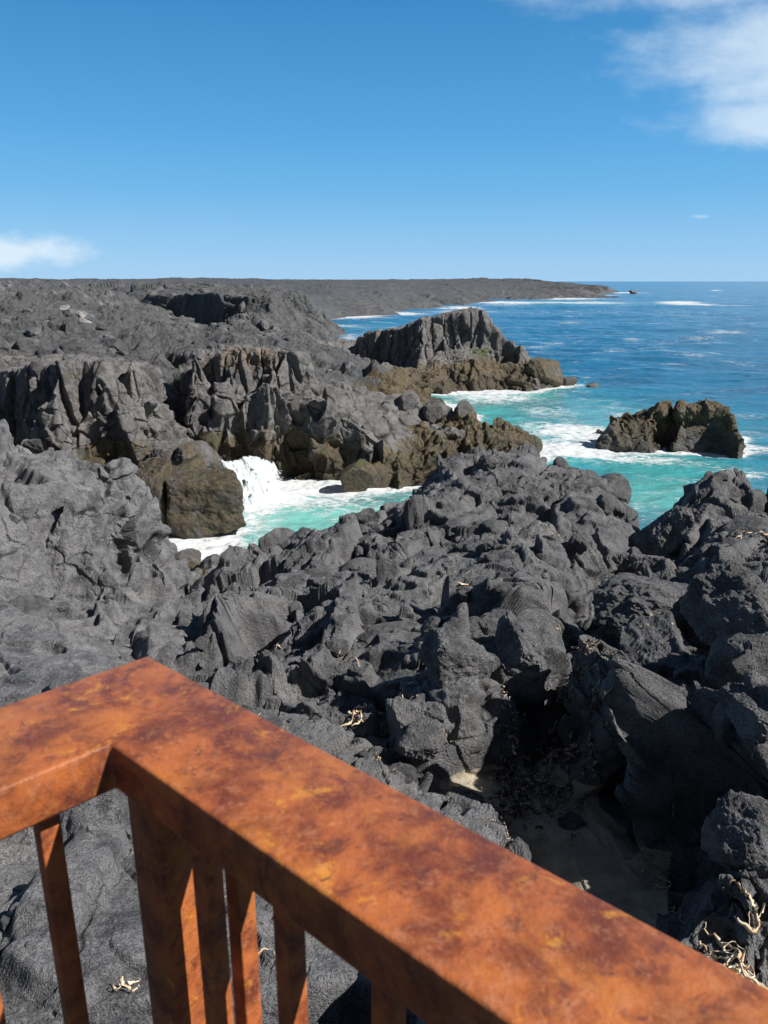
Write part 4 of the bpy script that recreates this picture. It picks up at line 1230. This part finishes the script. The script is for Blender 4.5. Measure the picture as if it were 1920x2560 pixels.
def cascade(name, top, bot, seed, bulge=.5):
    """a sheet of falling water with thickness, from an upper to a lower polyline"""
    n, m = 60, 60
    top = np.array(top); bot = np.array(bot)
    f = np.linspace(0, 1, n)
    T_ = np.stack([np.interp(f, np.linspace(0, 1, len(top)), top[:, k]) for k in range(3)], 1)
    B_ = np.stack([np.interp(f, np.linspace(0, 1, len(bot)), bot[:, k]) for k in range(3)], 1)
    V = []
    for j in range(m):
        h = j / (m - 1)
        row = T_ * (1 - h) + B_ * h
        row[:, 2] = T_[:, 2] * (1 - h ** 1.6) + B_[:, 2] * h ** 1.6
        V.append(row)
    V = np.concatenate(V).astype(F32)
    nz = fbm3(V / .55, seed, 4); nz2 = fbm3(V * np.array([3.0, 3.0, .9], F32), seed + 3, 3)
    V[:, 1] -= .22 * nz + .10 * nz2; V[:, 2] += .20 * nz + .10 * nz2
    idx_ = np.arange(n * m).reshape(m, n)
    q = np.stack([idx_[:-1, :-1], idx_[1:, :-1], idx_[1:, 1:], idx_[:-1, 1:]], -1).reshape(-1, 4)
    W_ = V + np.array([0, .5, -.5], F32)
    ff = np.tile(np.minimum(f, 1 - f), m) * 5; hh = np.repeat(np.linspace(0, 1, m), n)
    eg = np.clip(ff, 0, 1) * np.clip(hh * 5 + .15, 0, 1)
    o = link(name, mesh_from(name, np.concatenate([V, W_]), np.concatenate([q, q[:, ::-1] + n * m]), True, dict(core=np.concatenate([eg, eg]), across=np.tile(np.tile(f, m), 2), down=np.tile(hh, 2))), M_WHITE, kind='structure')
    return o


cascade('cascade', [PR(515, 1135, 38.6), PR(560, 1152, 38.8), PR(622, 1138, 39.4), PR(692, 1150, 40.4)],
        [P(560, 1255, -.1), P(610, 1275, -.1), P(670, 1262, -.1), P(730, 1222, -.1)], 31)
#@@END@@


# ------------------------------------------------------------------ rusty railing
t = NT('rusty_steel')
c = t.coord()
n1 = t.noise(22, 7, 0.68, c, 0.2); n2 = t.noise(75, 6, 0.7, c, 0.2); n3 = t.noise(260, 4, 0.65, c); n4 = t.noise(24, 7, 0.70, c, 0.5)
n5 = t.noise(8, 8, 0.68, c, 0.6)
col = t.mix(t.ramp(n1, 0.36, 0.62), (0.150, 0.036, 0.017), (0.41, 0.118, 0.034))
col = t.mix(t.math('MULTIPLY', t.ramp(n5, 0.47, 0.66), 0.45), col, (0.55, 0.195, 0.036))
col = t.mix(t.math('MULTIPLY', t.ramp(n4, 0.57, 0.67), 0.6), col, (0.66, 0.290, 0.036))
col = t.mix(t.math('MULTIPLY', t.ramp(t.noise(21, 8, 0.75, c, 0.6), 0.53, 0.63), 0.75), col, (0.110, 0.032, 0.024))
col = t.mix(t.math('MULTIPLY', t.ramp(n2, 0.52, 0.68), 0.5), col, (0.42, 0.165, 0.075))
col = t.mix(t.math('MULTIPLY', t.ramp(t.noise(48, 6, 0.72, c, 0.6), 0.60, 0.68), 0.8), col, (0.070, 0.028, 0.026))
col = t.mix(t.math('MULTIPLY', t.ramp(n3, 0.55, 0.72), 0.4), col, (0.42, 0.20, 0.12))
t.link(col, t.b.inputs['Base Color'])
t.link(t.ramp(n2, 0.3, 0.7, 0.28, 0.60), t.b.inputs['Roughness'])
t.b.inputs['Specular IOR Level'].default_value = 0.5
t.link(t.bump(t.math('ADD', n2, t.math('MULTIPLY', n3, 0.5)), 0.5, 0.003), t.b.inputs['Normal'])
M_RUST = t.m

HR = 0.40                        # the rail's top is this far below the lens
ZT = CAM_H - HR


def on_rail(u, v, dz=0.0):
    x, y, d = ray(u, v); k = -(HR + dz) / d
    return Vector((x * k, y * k, ZT - dz))


Co = on_rail(370, 1637); Ci = on_rail(276, 1857)
rd = (on_rail(1920, 2465) - Co).normalized(); ld = (on_rail(0, 1765) - Co).normalized()
rail = bpy.data.objects.new('guardrail', None); COL.objects.link(rail)
rail.location = (Co.x, Co.y, ZT - 1.15)
rail['label'] = 'rusty orange steel guardrail meeting in a corner above the black lava'; rail['category'] = 'railing'


def bevel_mesh(bm, w=0.004, seg=3):
    bmesh.ops.bevel(bm, geom=bm.edges[:], offset=w, segments=seg, profile=0.5, affect='EDGES', clamp_overlap=True)


def prism_obj(name, poly, z0, z1, mat, parent, bev=0.004, **props):
    """closed prism over a ground polygon between two heights (world coordinates)"""
    bm = bmesh.new()
    bot = [bm.verts.new((p[0], p[1], z0)) for p in poly]; top = [bm.verts.new((p[0], p[1], z1)) for p in poly]
    n = len(poly)
    bm.faces.new(bot[::-1]); bm.faces.new(top)
    for i in range(n):
        bm.faces.new((bot[i], bot[(i + 1) % n], top[(i + 1) % n], top[i]))
    bmesh.ops.recalc_face_normals(bm, faces=bm.faces[:])
    if bev:
        bevel_mesh(bm, bev)
    me = bpy.data.meshes.new(name); bm.to_mesh(me); bm.free()
    for f in me.polygons:
        f.use_smooth = True
    me.set_sharp_from_angle(angle=math.radians(40))
    if parent is not None:
        me.transform(Matrix.Translation(-parent.location))
    return link(name, me, mat, parent, **props)


W = -0.002
RH = 0.050
# the two top rails butt along the mitre
prism_obj('top_rail', [Co, Co + rd * 2.1, Ci + rd * 2.1, Ci, Ci + ld * 1.6, Co + ld * 1.6], ZT - RH, ZT, M_RUST, rail)
nr_ = Vector((rd.y, -rd.x, 0)); nr_ = nr_ if nr_.dot(Ci - Co) > 0 else -nr_      # inward normals
nl_ = Vector((ld.y, -ld.x, 0)); nl_ = nl_ if nl_.dot(Ci - Co) > 0 else -nl_


def upright(name, u, v, base, d, n, off, wd, dp):
    """bar under a rail whose centre line shows at the photo's pixel u, v; off = set-back from the rail's inner face"""
    x, y, q = ray(u, v)
    o = Vector((base.x, base.y, 0)) - n * (off + dp / 2)
    k = o.dot(n) / (x * n.x + y * n.y)
    pt = o + d * ((Vector((x * k, y * k, 0)) - o).dot(d))
    a = pt - d * wd / 2 + n * dp / 2; b = pt + d * wd / 2 + n * dp / 2
    return prism_obj(name, [a, b, b - n * dp, a - n * dp], ZT - 1.10, ZT - RH - 0.0005, M_RUST, rail, bev=0.002)


upright('post', 448, 2400, Ci, rd, nr_, 0.030, 0.052, 0.050)
upright('baluster', 537, 2400, Ci, rd, nr_, 0.020, 0.020, 0.020)
upright('baluster', 612, 2400, Ci, rd, nr_, 0.055, 0.020, 0.020)
upright('baluster', 727, 2400, Ci, rd, nr_, 0.040, 0.020, 0.020)
upright('baluster', 972, 2500, Ci, rd, nr_, 0.040, 0.020, 0.020)
upright('baluster', 1215, 2590, Ci, rd, nr_, 0.040, 0.020, 0.020)
upright('baluster', 168, 2400, Ci, ld, nl_, 0.040, 0.020, 0.020)
upright('baluster', -60, 2350, Ci, ld, nl_, 0.040, 0.020, 0.020)
ZB = ZT - 1.10
prism_obj('bottom_rail', [Co - nr_ * -0.03, Co + nr_ * 0.03 + rd * 2.1, Ci - nr_ * 0.03 + rd * 2.1, Ci - nr_ * 0.03], ZB - 0.04, ZB - 0.001, M_RUST, rail)
prism_obj('bottom_rail', [Co + nl_ * 0.03 + ld * 0.08, Ci - nl_ * 0.03 + ld * 0.08, Ci - nl_ * 0.03 + ld * 1.6, Co + nl_ * 0.03 + ld * 1.6], ZB - 0.04, ZB - 0.002, M_RUST, rail)

t = NT('dark_grating')
t.link(t.mix(t.ramp(t.noise(30, 5, .6, t.coord()), .4, .6), (.03, .028, .026), (.07, .055, .045)), t.b.inputs['Base Color']); t.b.inputs['Roughness'].default_value = .8
M_DECK = t.m
# deck of the platform the railing belongs to (below the frame)
dk_ = Vector((Ci.x, Ci.y, 0)) + (rd + ld) * 0.02
prism_obj('platform_deck', [dk_, dk_ + rd * 2.0, dk_ + rd * 2.0 + ld * 1.55, dk_ + ld * 1.55], ZB - 0.10, ZB - 0.05, M_DECK, None, bev=0, kind='structure')

# ------------------------------------------------------------------ light and sky
SUN_AZ, SUN_EL = math.radians(108), math.radians(41.5)
sd = Vector((math.sin(SUN_AZ) * math.cos(SUN_EL), math.cos(SUN_AZ) * math.cos(SUN_EL), math.sin(SUN_EL)))
sun = bpy.data.lights.new('sun', 'SUN'); sun.energy = 5.0; sun.angle = math.radians(0.53); sun.color = (1.0, 0.955, 0.89)
so = bpy.data.objects.new('sun', sun); COL.objects.link(so); so.rotation_euler = (-sd).to_track_quat('-Z', 'Y').to_euler(); so.location = (20, -10, 60)
w = bpy.data.worlds.new('World'); scene.world = w; w.use_nodes = True
nt = w.node_tree; nd = nt.nodes; lk = nt.links
bg = nd['Background']
sky = nd.new('ShaderNodeTexSky'); sky.sky_type = 'NISHITA'; sky.sun_disc = False
sky.sun_elevation = SUN_EL; sky.sun_rotation = SUN_AZ; sky.altitude = 10; sky.air_density = 1.0; sky.dust_density = 0.3; sky.ozone_density = 2.0
bg.inputs['Strength'].default_value = 0.10


def wm(op, a, b=None, c=None, clamp=False):
    n = nd.new('ShaderNodeMath'); n.operation = op; n.use_clamp = clamp
    for i, v in enumerate((a, b, c)):
        if v is None:
            continue
        if isinstance(v, (int, float)):
            n.inputs[i].default_value = v
        else:
            lk.new(v, n.inputs[i])
    return n.outputs[0]


tc = nd.new('ShaderNodeTexCoord'); sep = nd.new('ShaderNodeSeparateXYZ'); lk.new(tc.outputs['Generated'], sep.inputs[0])
yy = wm('MAXIMUM', sep.outputs['Y'], 0.05)
S = wm('DIVIDE', sep.outputs['X'], yy); E = wm('DIVIDE', sep.outputs['Z'], yy)
cmb = nd.new('ShaderNodeCombineXYZ'); lk.new(S, cmb.inputs[0]); lk.new(E, cmb.inputs[1])


def wnoise(scale, sx_, sy_, rot, det, ro, dist=0.0):
    mp = nd.new('ShaderNodeMapping'); mp.inputs['Scale'].default_value = (sx_, sy_, 1); mp.inputs['Rotation'].default_value = (0, 0, rot)
    lk.new(cmb.outputs[0], mp.inputs['Vector'])
    n = nd.new('ShaderNodeTexNoise'); n.inputs['Scale'].default_value = scale; n.inputs['Detail'].default_value = det; n.inputs['Roughness'].default_value = ro; n.inputs['Distortion'].default_value = dist
    lk.new(mp.outputs[0], n.inputs['Vector'])
    return n.outputs['Fac']


def wramp(f, a, b):
    n = nd.new('ShaderNodeMapRange'); n.interpolation_type = 'SMOOTHSTEP'
    lk.new(f, n.inputs['Value']); n.inputs['From Min'].default_value = a; n.inputs['From Max'].default_value = b
    return n.outputs['Result']


def wellipse(cx, cy, rx, ry):
    a = wm('DIVIDE', wm('SUBTRACT', S, cx), rx); b = wm('DIVIDE', wm('SUBTRACT', E, cy), ry)
    return wm('SUBTRACT', 1.0, wm('SQRT', wm('ADD', wm('MULTIPLY', a, a), wm('MULTIPLY', b, b))))


streak = wnoise(9, 0.55, 1.5, 0.35, 6, 0.55, 0.3)
puff = wnoise(22, 0.8, 1.3, 0.2, 5, 0.6)
body = wm('MAXIMUM', wellipse(0.46, 0.250, 0.21, 0.085), wm('MAXIMUM', wellipse(0.47, 0.180, 0.17, 0.035), wellipse(0.37, 0.335, 0.27, 0.055)))
cl = wm('ADD', wm('MULTIPLY', body, 1.0), wm('ADD', wm('MULTIPLY', wm('SUBTRACT', streak, 0.5), 1.5), wm('MULTIPLY', wm('SUBTRACT', puff, 0.5), 0.6)))
c1 = wm('MULTIPLY', wramp(cl, -0.05, 0.85), 0.72)
body2 = wellipse(-0.50, 0.034, 0.21, 0.026)
cl2 = wm('ADD', body2, wm('ADD', wm('MULTIPLY', wm('SUBTRACT', streak, 0.5), 1.0), wm('MULTIPLY', wm('SUBTRACT', puff, 0.5), 1.0)))
c2 = wm('MULTIPLY', wramp(cl2, 0.05, 0.7), 0.85)
body3 = wellipse(0.385, 0.075, 0.02, 0.004)
c3 = wm('MULTIPLY', wramp(wm('ADD', body3, wm('SUBTRACT', puff, 0.5)), 0.2, 0.9), 0.35)
cc = wm('MAXIMUM', c1, wm('MAXIMUM', c2, c3))
el = nd.new('ShaderNodeValToRGB'); lk.new(sep.outputs['Z'], el.inputs[0])
cr = el.color_ramp
stops = [(0.0, (.300, .560, .850)), (0.03, (.235, .510, .820)), (0.10, (.115, .410, .755)), (0.17, (.062, .330, .690)), (0.29, (.024, .222, .530)), (0.6, (.012, .11, .34)), (1.0, (.008, .07, .24))]
cr.elements[0].position = 0; cr.elements[0].color = (*stops[0][1], 1); cr.elements[1].position = 1; cr.elements[1].color = (*stops[-1][1], 1)
for ps, cc_ in stops[1:-1]:
    e_ = cr.elements.new(ps); e_.color = (*cc_, 1)
sc_ = nd.new('ShaderNodeVectorMath'); sc_.operation = 'SCALE'; sc_.inputs['Scale'].default_value = 7.7; lk.new(el.outputs[0], sc_.inputs[0])
m0 = nd.new('ShaderNodeMix'); m0.data_type = 'RGBA'; m0.inputs['Factor'].default_value = 0.88
lk.new(sky.outputs[0], m0.inputs[6]); lk.new(sc_.outputs[0], m0.inputs[7])
mx = nd.new('ShaderNodeMix'); mx.data_type = 'RGBA'
lk.new(cc, mx.inputs['Factor']); lk.new(m0.outputs[2], mx.inputs[6]); mx.inputs[7].default_value = (5.4, 6.3, 7.1, 1)
pale = wm('MAXIMUM', wramp(sep.outputs['Z'], 0.34, 0.60), wm('MULTIPLY', wramp(wm('MULTIPLY', sep.outputs['Y'], -1.0), -0.15, 0.45), wramp(sep.outputs['Z'], 0.0, 0.1)))  # unseen sky overhead and behind the camera, greyed and dimmed to deepen shadows
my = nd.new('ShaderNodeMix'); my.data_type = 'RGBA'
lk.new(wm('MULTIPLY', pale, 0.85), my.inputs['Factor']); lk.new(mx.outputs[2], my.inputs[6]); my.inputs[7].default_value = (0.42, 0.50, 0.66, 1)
gd = nd.new('ShaderNodeMix'); gd.data_type = 'RGBA'
lk.new(wramp(wm('MULTIPLY', sep.outputs['Z'], -1.0), 0.01, 0.03), gd.inputs['Factor']); lk.new(my.outputs[2], gd.inputs[6]); gd.inputs[7].default_value = (0.35, 0.36, 0.40, 1)
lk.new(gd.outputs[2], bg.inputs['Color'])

scene.view_settings.view_transform = 'Standard'
scene.view_settings.look = 'None'
scene.view_settings.exposure = 0.50
scene.view_settings.gamma = 1.0
scene.render.engine = 'CYCLES'
scene.cycles.max_bounces = 5
print('script', round(time.time() - T0, 1))
